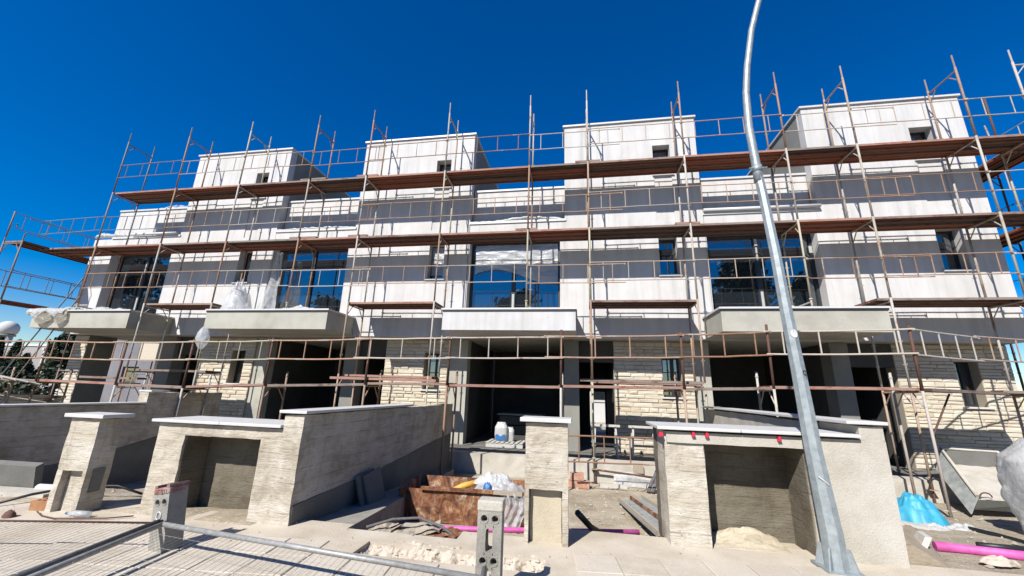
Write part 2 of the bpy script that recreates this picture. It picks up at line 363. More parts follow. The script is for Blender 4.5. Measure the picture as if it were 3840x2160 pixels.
# ------------------------------------------------------------------ ground, road, pavement
def soil_z(x, y):
    if y < 4.3: return -1.80
    if x < -3.3:
        t = min(1, max(0, (y-4.7)/2.8)); w = min(1, max(0, (-x-5.5)/4.0))
        z = -1.50 - t*.45 - w*.30*max(t, .12)
        if y < 4.7: z = -1.50
    elif x < 2.9:
        z = -1.95
    else:
        t = min(1, max(0, (y-4.9)/4.2)); z = -1.52 - t*.38
    return z
def ground_fn():
    mb = MB()
    xs = [-600, -200, -80, -40, -25] + [-20+.4*i for i in range(int(34/.4)+1)] + [18, 30, 60, 200, 600]
    ys = [-600, -200, -60, -30, -20, -2, 2, 4.0, 4.28] + [4.32+.22*i for i in range(28)] + [11, 14, 20, 40, 100, 250, 700]
    i0 = 0
    for y in ys:
        for x in xs:
            z = soil_z(x, y)
            if -20 < x < 14 and 4.3 < y < 10.5: z += .035*fbm(x, y, 0, 2.2)
            if y > 12: z = -1.9
            if abs(x) > 25 and 4.3 < y: z = -2.0
            mb.v.append((x, y, z))
    n = len(xs)
    for j in range(len(ys)-1):
        for i in range(n-1):
            q = j*n+i; mb.f.append((q, q+1, q+n+1, q+n)); mb.sm.append(True)
    build('ground', mb, 'soil', kind='structure')
ground_fn()
build('road', B(-200, 200, -16, -.6, -1.79, -1.66), 'asphalt', kind='structure')
build('far_pavement', B(-200, 200, -19.5, -16.02, -1.79, -1.54), 'pave', kind='structure')
build('kerb', B(-60, 60, -.58, -.40, -1.79, -1.512), 'conc', kind='structure')
def pav_ok(x, y):
    if -2.13 < x < -.34 and 3.92 < y < 4.24: return False
    if -2.55 < x < -1.3 and y > 4.52: return False
    if -1.3 <= x < -.36 and y > 4.76: return False
    if x < -2.55 and y > 4.66: return False
    if x > 2.95 and y > 5.0: return False
    return True
pm = MB().cells([-60, -2.55, -2.13, -1.3, -.36, -.34, 2.95, 60], [-.38, 3.92, 4.24, 4.52, 4.66, 4.76, 5.0, 5.16], pav_ok, -1.512, -1.75, lambda u, v, w: (u, v, w))
pav = build('pavement', pm, 'pave', kind='structure')
# paving tiles, laid parallel to the street edge
th = math.radians(6.5); e1 = Vector((math.cos(th), math.sin(th), 0)); e2 = Vector((-math.sin(th), math.cos(th), 0))
tile_me = []
for k in range(4):
    mb = MB(); h = .197; j = [rnd.uniform(-.004, .004) for _ in range(8)]
    top = [(-h+.006, -h+.006, .012), (h-.006, -h+.006, .012), (h-.006, h-.006, .012), (-h+.006, h-.006, .012)]
    bot = [(-h, -h, -.02), (h, -h, -.02), (h, h, -.02), (-h, h, -.02)]; midp = [(a, b, .007) for a, b, c in bot]
    mb.hexa(bot+midp); i = len(mb.v); mb.v += top; mb.f += [(i, i+1, i+2, i+3)]; mb.sm += [False]
    for a in range(4): mb.f.append((4+a, 4+(a+1) % 4, i+(a+1) % 4, i+a)); mb.sm.append(False)
    me = mb.mesh('paving_tile'); me.materials.append(M['tile']); tile_me.append(me)
o0 = Vector((-.27, 4.18, -1.512))
for i in range(-13, 12):
    for j in range(0, 7):
        c = o0 + e1*(.404*i) - e2*(.404*j)
        if c.y < 1.6 or c.x < -5.0 or c.x > 4.6: continue
        if -2.45 < c.x < -.1 and c.y > 3.66: continue
        inst('paving_tile', rnd.choice(tile_me), pav, c + Vector((0, 0, rnd.uniform(-.005, .004))), (rnd.uniform(-.006, .006), rnd.uniform(-.006, .006), th+rnd.choice((0, 1, 2, 3))*math.pi/2))
# broken trench with rubble
def trench(u, v):
    x = lerp(-2.15, -.32, u); y = lerp(3.97, 4.27, v)
    e = min(1, v*6, u*9+.1, (1-u)*9+.1); z = lerp(-1.56, -1.66, min(1, v*2)) if v < .55 else lerp(-1.66, -1.515, (v-.55)/.45)
    n = .035*fbm(x, y, 3, 6) + .03*abs(fbm(x, y, 1, 13)) + .012*fbm(x, y, 4, 30)
    return (x, y+.03*fbm(x, y, 9, 9)*e, lerp(-1.535, z, e)+n*e)
build('trench_bed', MB().grid(trench, 110, 26, False), 'rubble', kind='stuff')
# concrete footing strip along wall beside the pit
mb = MB().hexa([(-3.19, 4.5, -2.1), (-2.56, 4.67, -2.1), (-2.92, 9.6, -2.1), (-3.19, 9.6, -2.1), (-3.19, 4.5, -1.56), (-2.56, 4.67, -1.52), (-2.92, 9.6, -1.78), (-3.19, 9.6, -1.78)])
build('wall_footing', mb, 'concd', kind='structure')
# house plinth / terrace slab
build('terrace_slab', MB().rough(-17.2, 10.6, 10.1, 10.5, -2.3, -1.495, .012, .16), 'conc', kind='structure')
build('floor_slab', B(-17.9, 10.6, 10.47, 18, -2.2, -1.508), 'midgrey', kind='structure')

# ------------------------------------------------------------------ townhouses
UN = [-14.17, -7.29, -.40, 6.48]
FY = 11.1; GY = 11.7; TW = 3.92; RW = 2.95; TOP = 8.30; SOF = 1.5; LED = 5.04
def stones(parent, x0, x1, z0, z1, holes, y, seed):
    r = random.Random(seed); z = z0; n = 0
    while z < z1-.04:
        h = min(r.choice((.075, .09, .105, .115, .13)), z1-z)
        if z1-(z+h) < .05: h = z1-z
        spans = [(x0, x1)]
        for hx0, hx1, hz0, hz1 in holes:
            if z < hz1-.02 and z+h > hz0+.02:
                spans = [q for a, b in spans for q in ((a, min(b, hx0)), (max(a, hx1), b)) if q[1]-q[0] > .03]
        for a, b in spans:
            x = a
            while x < b-.01:
                w = r.uniform(.2, .55)
                if b-(x+w) < .14: w = b-x
                w = min(w, b-x); g = .0045; p = y-r.uniform(.005, .03); q = r.uniform(.010, .02)
                X0, X1, Z0, Z1 = x+g, x+w-g, z+g, z+h-g
                j = lambda s=.006: r.uniform(-s, s)
                mb = MB()
                bk = [(X0, y+.02, Z0), (X1, y+.02, Z0), (X1, y+.02, Z1), (X0, y+.02, Z1)]
                fr = [(X0+j(), y-.004, Z0+j()), (X1+j(), y-.004, Z0+j()), (X1+j(), y-.004, Z1+j()), (X0+j(), y-.004, Z1+j())]
                fc = [(X0+q, p-j(.008), Z0+q*.8), (X1-q, p-j(.008), Z0+q*.8), (X1-q, p-j(.008), Z1-q*.8), (X0+q, p-j(.008), Z1-q*.8)]
                ce = ((X0+X1)/2+j(.03), p-r.uniform(.0, .014), (Z0+Z1)/2+j())
                mb.v = bk+fr+fc+[ce]
                for a_ in range(4):
                    b_ = (a_+1) % 4
                    mb.f += [(a_, b_, 4+b_, 4+a_), (4+a_, 4+b_, 8+b_, 8+a_), (8+a_, 8+b_, 12)]; mb.sm += [False]*3
                build('stone', mb, 'stone', parent, loc=((X0+X1)/2, y, Z0)); x += w; n += 1
        z += h
    return n
def fixed_window(parent, x0, x1, z0, z1, y, sill=None, mull=None):
    mb = MB(); t = .05
    mb.box(x0, x1, y, y+.07, z1-t, z1).box(x0, x1, y, y+.07, z0, z0+t).box(x0, x0+t, y+.001, y+.069, z0+t, z1-t).box(x1-t, x1, y+.001, y+.069, z0+t, z1-t)
    if mull: mb.box(mull-.03, mull+.03, y-.004, y+.068, z0+t, z1-t)
    w = build('window', mb, 'frame', parent)
    build('pane', B(x0+t-.004, x1-t+.004, y+.03, y+.045, z0+t-.004, z1-t+.004), 'glass', w)
    if sill: build('sill', B(x0-.05, x1+.07, sill[0], y-.002, z0-.045, z0-.003), 'cap', w)
    return w
def townhouse(k, label):
    u = UN[k]; h = thing('townhouse', label, 'house', (u, FY, -1.5), 'terrace of unfinished townhouses')
    # tower front with slit windows and a shallow strip recess between them
    sx0, sx1 = u+2.66, u+3.16
    if k == 3: sx0, sx1 = u+2.58, u+3.16
    hol = [(sx0, sx1, 3.29, 4.42), (sx0, sx1, 6.42, 7.42)]
    build('facade_wall', MB().wall(u, u+TW, SOF, TOP, hol + [(sx0, sx1, 4.9, 6.34)], FY, FY+.28), 'plaster', h)
    build('recess_panel', B(sx0-.05, sx1+.05, FY+.025, FY+.2, 4.85, 6.39), 'plaster', h)
    fixed_window(h, sx0, sx1, 3.29, 4.42, FY+.26, (FY-.05,))
    fixed_window(h, sx0, sx1, 6.42, 7.42, FY+.26, (FY-.05,))
    build('side_wall', B(u, u+.25, FY+.281, 17, SOF, TOP), 'sideren', h)
    build('side_wall', B(u+TW-.25, u+TW, FY+.281, 17, SOF, TOP), 'sideren', h)
    build('roof', B(u+.251, u+TW-.251, FY+.285, 17, TOP-.35, TOP-.1), 'sideren', h)
    cm = B(u-.05, u+TW+.05, FY-.05, FY+.33, TOP, TOP+.055); cm.box(u-.05, u+.30, FY+.331, 17.05, TOP, TOP+.055).box(u+TW-.30, u+TW+.05, FY+.331, 17.05, TOP, TOP+.055)
    build('coping', cm, 'cap', h)
    build('back_wall', B(u+.251, u+TW-.251, 16.75, 16.99, SOF+.3, TOP-.36), 'sideren', h)
    # recess bay: first floor, ledge, terrace parapet
    x0, x1 = u-RW, u
    wx0, wx1 = (u-2.93, u-.14)
    if k == 0: wx0, wx1 = (-16.98, -14.34)
    fx0 = x0 if k else -17.95
    build('facade_wall', MB().wall(fx0+(.002 if k else 0), x1-.002, SOF, LED, [(wx0, wx1, 2.06, 4.50)], FY+.001, FY+.3), 'plaster', h)
    build('ledge', B(x0-.02, x1+.04, FY-.035, FY+.32, LED, LED+.07), 'cap', h)
    px0 = x0+.002 if k else -17.6
    build('parapet', B(px0, x1-.002, FY+.3, FY+.52, LED+.071, 6.30), 'plaster', h)
    build('coping', B(px0, x1-.002, FY+.26, FY+.56, 6.301, 6.36), 'cap', h)
    build('terrace_floor', B(px0, x1-.002, FY+.522, 16.9, LED-.2, LED+.06), 'concd', h)
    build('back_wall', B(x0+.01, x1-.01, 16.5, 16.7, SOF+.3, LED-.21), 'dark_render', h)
    if k == 0: build('side_wall', B(-17.95, -17.62, FY+.31, 17, SOF, LED), 'plaster', h)
    # big sliding window
    gy = FY+.30; mid = (wx0+wx1)/2-.03
    mb = MB(); t = .07; z0, z1 = 2.10, 4.48
    mb.box(wx0, wx1, gy, gy+.12, z1-t, z1).box(wx0, wx1, gy, gy+.12, z0, z0+.06).box(wx0, wx0+t, gy+.001, gy+.119, z0+.06, z1-t).box(wx1-t, wx1, gy+.001, gy+.119, z0+.06, z1-t)
    mb.box(mid-.06, mid+.06, gy+.002, gy+.118, z0+.06, z1-t)
    w = build('sliding_window', mb, 'frame', h)
    build('pane', B(wx0+t, mid-.06, gy+.05, gy+.07, z0+.06, z1-t), 'glass', w)
    build('pane', B(mid+.06, wx1-t, gy+.052, gy+.072, z0+.06, z1-t), 'glass', w)
    build('protective_tape', B(mid-.03, mid+.035, gy-.012, gy, z0+.1, z0+.75), 'handle', w); build('protective_tape', B(mid-.02, mid+.02, gy-.012, gy, z1-.75, z1-.35), 'handle', w)
    if k == 3:
        build('protective_tape', B(wx1-.10, wx1-.02, gy-.012, gy, z1-.55, z1-.35), 'handle', w); build('protective_tape', B(mid-.035, mid+.04, gy-.014, gy, z1-.3, z1-.1), 'handle', w)
    # balcony
    bx0, bx1 = [(-17.3, -13.55), (-10.80, -6.88), (-3.54, -.09), (3.27, 6.70)][k]
    bm = ['render', 'render', 'plaster', 'render'][k]
    bal = build('balcony', MB().cells([bx0, bx0+.12, bx1-.12, bx1], [9.75, 9.87, FY-.001], lambda a, b: True, 2.03, SOF+.002, lambda p, q, r_: (p, q, r_)), bm, h)
    cb = B(bx0-.035, bx1+.035, 9.715, FY-.003, 2.031, 2.075); build('balcony_cap', cb, 'cap', bal)
    build('drip_edge', B(bx0-.012, bx1+.012, 9.733, 9.749, 1.985, 2.03), 'frame', bal)
    # soffit slab over the ground floor
    build('soffit_slab', B(fx0+.003, u+TW-.003, FY+.302, 17, SOF+.001, SOF+.25), 'render', h)
    # ground floor
    build('column', B(u-.05-(.22 if k == 0 else 0), u+.37, GY-.12, GY+.35, -1.507, SOF), 'sideren', h)
    s0, s1 = [(u+1.30, u+3.45), (u+1.27, u+3.36), (u+1.35, u+3.51), (u+1.44, u+3.93)][k]
    wx = s0+1.30; hole = (wx, wx+.5, -.01, 1.08)
    build('column', B(s1+.002, u+TW, GY+.05, GY+.4, -1.507, SOF), 'render', h) if k < 3 else None
    sw = build('stone_wall', MB().wall(s0, s1, -1.507, SOF, [hole], GY+.008, GY+.33), 'mortar', h)
    n = stones(sw, s0, s1, -1.49, SOF-.02, [hole], GY, 100+k)
    fixed_window(h, hole[0], hole[1], hole[2], hole[3], GY+.25, (GY-.07,), hole[0]+.30)
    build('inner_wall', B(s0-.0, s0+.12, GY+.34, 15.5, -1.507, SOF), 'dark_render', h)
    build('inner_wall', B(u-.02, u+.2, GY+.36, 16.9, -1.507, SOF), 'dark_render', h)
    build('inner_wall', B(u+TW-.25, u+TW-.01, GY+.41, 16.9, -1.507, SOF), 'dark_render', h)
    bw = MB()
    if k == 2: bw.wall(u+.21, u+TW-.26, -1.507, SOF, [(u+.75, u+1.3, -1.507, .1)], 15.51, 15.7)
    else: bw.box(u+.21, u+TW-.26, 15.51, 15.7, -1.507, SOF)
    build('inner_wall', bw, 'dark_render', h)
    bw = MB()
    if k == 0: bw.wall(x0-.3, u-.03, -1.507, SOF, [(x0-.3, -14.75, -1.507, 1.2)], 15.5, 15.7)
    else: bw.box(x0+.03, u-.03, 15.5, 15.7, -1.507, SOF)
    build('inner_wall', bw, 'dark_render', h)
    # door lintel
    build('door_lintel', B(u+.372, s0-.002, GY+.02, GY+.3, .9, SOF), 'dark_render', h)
    if k == 0:
        pw = build('stone_pier', B(-17.93, -17.32, FY+.33, 12.3, -1.507, SOF-.001), 'sideren', h)
        stones(pw, -17.93, -17.32, -1.49, SOF-.02, [], FY+.315, 55)
    if k == 3: build('side_return', B(s1+.001, u+TW, GY+.34, 17, -1.507, SOF), 'dark_render', h)
    return h
townhouse(0, 'leftmost white townhouse with plastic sheets over its balcony and an open ground floor')
townhouse(1, 'second white townhouse from the left, grey balcony with hanging plastic beside its stone panel')
townhouse(2, 'third white townhouse, behind the white fronted balcony and film covered window')
townhouse(3, 'rightmost white townhouse behind the street lamp with wide grey balcony')

# ------------------------------------------------------------------ scaffolds
PX = [-16.05, -13.45, -10.97, -8.42, -6.45, -3.90, -1.37, .29, 2.85, 5.35, 6.97, 9.52, 10.74]
OY, IY = 10.0, 10.83; LV = [.33, 2.33, 4.33, 6.33, 8.33]; TR = .0235
def frame_mesh(x, y0, y1, z0, z1, spig=.10, foot=False, jit=0, axis='y'):
    """H frame in the plane across the deck: two standards, top transom, corner braces, pins"""
    P = (lambda a, z: (x, a, z)) if axis == 'y' else (lambda a, z: (a, x, z))
    mb = MB()
    mb.tube([P(y0, z0), P(y0, z1+.01)], TR, 8); mb.tube([P(y1, z0), P(y1, z1+.01)], TR, 8)
    mb.tube([P(y0, z1+.01), P(y0, z1+spig)], .018, 6); mb.tube([P(y1, z1+.01), P(y1, z1+spig)], .018, 6)
    zt = z1-.085; sgn = 1 if y1 > y0 else -1
    mb.tube([P(y0, zt), P(y1, zt)], .021, 6)
    if z1-z0 > .6:
        mb.tube([P(y0, zt-.30), P(y0+.24*sgn, zt)], .013, 6); mb.tube([P(y1, zt-.30), P(y1-.24*sgn, zt)], .013, 6)
        dx = .05
        for zz in (z0+.50, z0+1.0):
            for yy in (y0, y1):
                a = P(yy, zz); mb.tube([(a[0]-.045 if axis == 'y' else a[0], a[1] if axis == 'y' else a[1]-.045, zz), (a[0]+.05 if axis == 'y' else a[0], a[1] if axis == 'y' else a[1]+.05, zz+.01)], .009, 5)
    if foot:
        for yy in (y0, y1):
            a = P(yy, z0); mb.box(a[0]-.07, a[0]+.07, a[1]-.07, a[1]+.07, z0, z0+.012); mb.tube([P(yy, z0+.22), P(yy, z0+.25)], .04, 8)
    return mb
_pl = {}
def plank_mesh(L, wd=.26):
    """pressed steel plank: flat top with turned down edges and one rib below"""
    key = (round(L, 2), wd)
    if key in _pl: return _pl[key]
    mb = MB(); w = wd/2; h = L/2
    mb.box(-h, h, -w, w, -.008, 0)
    mb.box(-h, h, -w, -w+.008, -.055, -.0081); mb.box(-h, h, w-.008, w, -.055, -.0081)
    mb.box(-h+.03, h-.03, -.016, .016, -.030, -.0082)
    mb.box(-h, h, -w+.0081, -w+.028, -.0549, -.049); mb.box(-h, h, w-.028, w-.0081, -.0549, -.049)
    mb.box(-h, -h+.03, -w+.009, w-.009, -.05, -.0083); mb.box(h-.03, h, -w+.009, w-.009, -.05, -.0083)
    me = mb.mesh('plank'); me.materials.append(M['plank']); _pl[key] = me; return me
def deck(par, xa, xb, z, n=3, y0=OY+.03, lap=None):
    for i in range(n):
        L = round(xb-xa-.012, 2); me = plank_mesh(L)
        inst('plank', me, par, ((xa+xb)/2+rnd.uniform(-.004, .004), y0+.135+i*.274, z+.004*rnd.uniform(-1, 1)-.008), (rnd.uniform(-.003, .003), rnd.uniform(-.0025, .0025), rnd.uniform(-.002, .002)))
    if lap: inst('plank', plank_mesh(lap), par, (xa+lap/2-.35, y0+.136, z+.052), (0, rnd.uniform(-.01, .01), 0))
def rail_mesh(p0, p1, dz, n=4, r=.0135, sag=.0, trim=.0):
    """ladder guard rail: two tubes with short rungs"""
    p0, p1 = Vector(p0), Vector(p1); mb = MB(); d = p1-p0
    for zz in (0, -dz):
        q = [p0+d*(i/6)+Vector((0, 0, zz-sag*math.sin(math.pi*i/6)+rnd.uniform(-.005, .005))) for i in range(7)]
        mb.tube(q, r, 6)
    for i in range(n):
        a = p0+d*((i+.5)/n); mb.tube([a+Vector((0, 0, -dz)), a], r*.8, 6)
    for a in (p0, p1): mb.tube([a+Vector((0, 0, .02)), a-Vector((0, 0, .02))], r*1.5, 6)
    return mb
sc = thing('scaffold', 'long steel tube scaffold with plank decks along the white house fronts', 'scaffold', (0, OY, -1.95))
FEET = {0: 2.075, 3: 2.075, 6: 2.075, 9: 2.075}
for i, x in enumerate(PX):
    jx = rnd.uniform(-.006, .006)
    z0o = FEET.get(i, None)
    for l, z1 in enumerate(LV):
        if i == 12 and l == 4:
            build('scaffold_frame', frame_mesh(OY, x, x+.85, LV[3], z1, .38, axis='x'), 'tube', sc); build('standard', MB().tube([(x, IY, LV[3]), (x, IY, 8.0)], TR, 8), 'tubed', sc); continue
        zlo = LV[l-1] if l else -1.66
        if z0o is not None:
            if z1 < z0o: continue
            if zlo < z0o: zlo = z0o
        foot = (l == 0) or (z0o is not None and zlo == z0o)
        sp_ = .38 if l == 4 else .10
        build('scaffold_frame', frame_mesh(x+jx, OY, IY, zlo, z1, sp_, foot), 'steelblue' if i == 0 and l > 2 else 'tube', sc)
        if l == 0:
            mb = MB().tube([(x+jx, OY, -1.95), (x+jx, OY, -1.64)], .019, 6); mb.box(x-.07, x+.07, OY-.07, OY+.07, -1.955, -1.94); build('base_jack', mb, 'tubed', sc)
for i in range(len(PX)-1):
    a, b = PX[i], PX[i+1]
    deck(sc, a, b, 6.34, lap=rnd.choice((None, .9, None, .7)) if i in (3, 4, 5, 6, 7) else None)
    deck(sc, a, b, 4.34, lap=rnd.choice((None, .9, .6)) if i in (3, 4, 6, 8) else None)
    L = b-a
    for zt in (7.34, 5.35, 3.33):
        if zt == 3.33 and i > 11: continue
        n = 4 if L > 2 else 3
        over = 0
        if 1.5 < L < 2: over = 2.56-L
        z = zt+rnd.uniform(-.02, .02)
        if i == 0 and zt < 4: z += .0
        build('guard_rail', rail_mesh((a+.02, OY-.03-(.03 if over else 0), z-(.06 if over else 0)), (b-.02+over, OY-.03-(.03 if over else 0), z-(.06 if over else 0)+rnd.uniform(-.02, .02)), .49, 4 if over or L > 2 else 2), 'steelblue' if i == 0 and zt > 5 else ('tuber' if rnd.random() < .75 else 'tube'), sc)
for i in (1, 4, 7, 10, 11): deck(sc, PX[i]-(.03 if i != 10 else .25), PX[i+1]+.02, 2.335)
for i in (1, 4, 7, 10): deck(sc, PX[i], PX[i+1], .335, 2, IY-.55)
# overlap of the fourth level deck past the left corner
deck(sc, -18.55, PX[0], 4.335)
# shorter rails on the narrow end bays
build('guard_rail', rail_mesh((-18.6, OY-.02, 5.33), (PX[0]-.03, OY-.02, 5.40), .50, 5), 'steelblue', sc)

# side run at the left end of the terrace
ls = thing('scaffold', 'narrow scaffold tower at the left end of the houses against blue sky', 'scaffold', (-18.5, 9.4, -2.0))
for y, zt in ((9.35, 4.33), (11.85, 4.33), (14.4, 4.33)):
    for z0, z1 in ((-1.9, .33), (.33, 2.33), (2.33, 4.33)):
        build('scaffold_frame', frame_mesh(y, -18.12, -18.92, z0, z1, .25 if z1 > 4 else .1, z0 < 0, axis='x'), 'steelblue', ls)
build('guard_post', MB().tube([(-18.92, 9.35, 4.5), (-18.92, 9.35, 5.42)], .022, 8), 'steelblue', ls)
for y0, y1 in ((9.35, 11.85), (11.85, 14.4)):
    for z in (4.34, 2.34):
        for i in range(3): o = inst('plank', plank_mesh(y1-y0-.02), ls, (-18.9+.135+i*.274-.02, (y0+y1)/2, z), (0, 0, math.pi/2))
    for z in (5.40, 3.40):
        build('guard_rail', rail_mesh((-18.95, y0, z), (-18.95, y1, z), .52, 4), 'steelblue', ls)
        if z < 4: build('guard_rail', rail_mesh((-18.09, y0, z-.1), (-18.09, y1, z-.1), .52, 4), 'steelblue', ls)
build('guard_rail', rail_mesh((-18.09, 9.35, 5.1), (-18.09, 11.85, 5.1), .5, 4), 'steelblue', ls)
build('ladder', rail_mesh((-18.5, 9.3, 4.9), (-18.5, 9.3, 4.89), .1, 1), 'steelblue', ls)
build('brace', MB().tube([(-18.5, 9.5, -1.9), (-16.2, 10.02, 3.2)], .02, 8), 'steelblue', ls)
build('brace', MB().tube([(-17.9, 9.6, -1.9), (-16.1, 10.02, 2.6)], .018, 8), 'steelblue', ls)
# side run at the right end
rs = thing('scaffold', 'scaffold turning the right end of the houses at the picture edge', 'scaffold', (11.2, 10.9, -2.0))
for z0, z1 in ((-1.9, .33), (.33, 2.33), (2.33, 4.33), (4.33, 6.33), (6.33, 8.33)):
    build('scaffold_frame', frame_mesh(14.3, 10.80, 11.65, z0, z1, .38 if z1 > 8 else .1, z0 < 0, axis='x'), 'tube', rs)
    build('scaffold_frame', frame_mesh(12.0, 10.80, 11.65, z0, min(z1, 6.3), .1, z0 < 0, axis='x'), 'tubed', rs) if z1 < 6.5 else None
for z in (6.345, 4.345):
    for i in range(3):
        inst('plank', plank_mesh(2.4), rs, (10.92+i*.274, 11.98, z-.02), (0, 0, math.pi/2))
        inst('plank', plank_mesh(2.4), rs, (10.92+i*.274, 14.4, z-.02), (0, 0, math.pi/2))
        inst('plank', plank_mesh(.9), rs, (11.2, 10.165+i*.274, z), (0, 0, 0))
for z in (7.34, 5.35, 3.33):
    build('guard_rail', rail_mesh((10.76, OY-.03, z+.02), (11.63, OY-.03, z+.04), .49, 2), 'tube', rs)
    build('guard_rail', rail_mesh((11.68, OY+.1, z), (11.68, 11.9, z), .49, 4), 'tube', rs)
    build('guard_rail', rail_mesh((11.68, 11.9, z), (11.68, 14.3, z), .49, 4), 'tube', rs)
build('brace', MB().tube([(10.7, 10.9, 6.4), (11.7, 12.0, 7.9)], .02, 8), 'tube', rs)
# low front scaffold
lo = thing('low_scaffold', 'low rusty scaffold with ladder guard rails in front of the open ground floors', 'scaffold', (0, 8.8, -1.95))
LP = [(-16.9, -.06, .98), (-14.72, -.08, .99), (-12.05, -.10, .98), (-9.95, -.12, 1.02), (-7.62, .0, 1.07), (-4.97, .10, 1.14), (-2.97, .14, 1.18), (-.41, .165, 1.23), (2.10, .20, 1.28), (3.78, .26, 1.36), (6.32, .30, 1.43)]
LY, LI = 8.8, 9.52
for i, (x, zp, zr) in enumerate(LP):
    zg = -1.95 if x > -9 else -2.1
    mb = MB().tube([(x, LY, zg), (x, LY, zp-.02)], .0245, 8); mb.tube([(x, LI, zg), (x, LI, zp+.32)], .0245, 8)
    mb.tube([(x, LY, zp-.07), (x, LI, zp-.07)], .021, 6); mb.tube([(x, LY, zp-.40), (x, LY+.25, zp-.07)], .013, 6); mb.tube([(x, LI, zp-.40), (x, LI-.25, zp-.07)], .013, 6)
    mb.tube([(x-.1, LY, -1.78), (x+.1, LY, -1.78)], .012, 6); mb.tube([(x, LI, zp+.2), (x, LI, zp+.23)], .034, 6)
    build('scaffold_frame', mb, 'tube', lo)
    build('guard_post', MB().tube([(x, LY, zp-.05), (x+.012, LY, zr+(.14 if i in (7, 9) else .05))], .026, 8), 'tubed', lo)
    if i < len(LP)-1:
        x2, zp2, zr2 = LP[i+1]
        ov = .35 if i in (2, 5, 7) else .06
        build('guard_rail', rail_mesh((x-ov, LY-.04, zr-.01), (x2+.05, LY-.04, (zr2 if i != 6 else zr2)-.02), .46, 4 if i not in (5, 8) else 3, .0185, .015), 'tuber' if i not in (3, 6) else 'tube', lo)
        L = x2-x
        for q in range(2):
            inst('plank', plank_mesh(round(L+.1, 2)), lo, ((x+x2)/2, LY+.17+q*.28, (zp+zp2)/2+.012*((i % 2)*2-1)), (0, -math.atan2(zp2-zp, L), 0))
# angled bay back to the house at the right end
A0, A1 = Vector((6.36, 8.8, 1.42)), Vector((8.6, 10.18, 1.45)); A2 = Vector((10.5, 10.75, 1.45))
build('guard_rail', rail_mesh(A0, A1, .50, 4, .0165), 'tube', lo); build('guard_rail', rail_mesh(A1+Vector((-.1, -.05, .03)), A2, .50, 3, .0165), 'tube', lo)
pa = math.atan2(1.5, 2.9)
inst('plank', plank_mesh(3.3), lo, (7.85, 9.62, .30), (0, 0, pa)); inst('plank', plank_mesh(2.4), lo, (9.7, 10.0, .335), (0, 0, .02))
build('brace', MB().tube([(6.34, 8.82, -.55), (7.2, 9.4, .22)], .016, 6), 'tubed', lo)
# loose lower ladder rail by the door
g_ = build('guard_rail', rail_mesh((-.30, 8.84, -.85), (1.75, 8.84, -.82), .50, 4, .016), 'tuber', lo)
# loose plank bits
for (x, y, z, L, rz) in ((-4.6, 9.0, .22, 2.6, .06), (-12.6, 9.1, .06, 1.7, .1), (1.3, 9.3, .33, 2.6, -.02)):
    inst('plank', plank_mesh(L), lo, (x, y, z), (0, 0, rz))

# ------------------------------------------------------------------ front walls
def coping(parent, segs, z, t=.034):
    for x0, x1, y0, y1 in segs: build('coping_slab', B(x0, x1, y0, y1, z-t, z), 'cap', parent, bevel=.005)
# left side wall
w0 = thing('garden_wall', 'raw concrete side wall at far left, in shade, with long white coping', 'wall', (-10.1, 6, -2.4))
build('wall_body', MB().rough(-10.25, -10.0, 2.2, 8.05, -2.5, -.545, .008, .15), 'board', w0)
build('raised_end', MB().rough(-10.25, -10.0, 8.052, 10.05, -2.5, -.28, .01, .12), 'board', w0)
sk = MB(); prof = [(4.0, -1.64), (6.18, -1.62), (6.6, -1.62), (7.53, -1.49), (8.5, -1.28), (10.0, -1.1)]
for (a, za), (b_, zb) in zip(prof, prof[1:]): sk.hexa([(-9.999, a, -2.4), (-9.983, a, -2.4), (-9.983, b_, -2.4), (-9.999, b_, -2.4), (-9.999, a, za), (-9.987, a, za-.01), (-9.987, b_, zb-.01), (-9.999, b_, zb)])
build('damp_proof_render', sk, 'midgrey', w0)
coping(w0, [(-10.3, -9.95, 2.15, 5.0), (-10.3, -9.95, 5.006, 8.04)], -.498)
build('coping_slab', B(-10.3, -9.95, 8.06, 8.5, -.262, -.225), 'cap', w0)
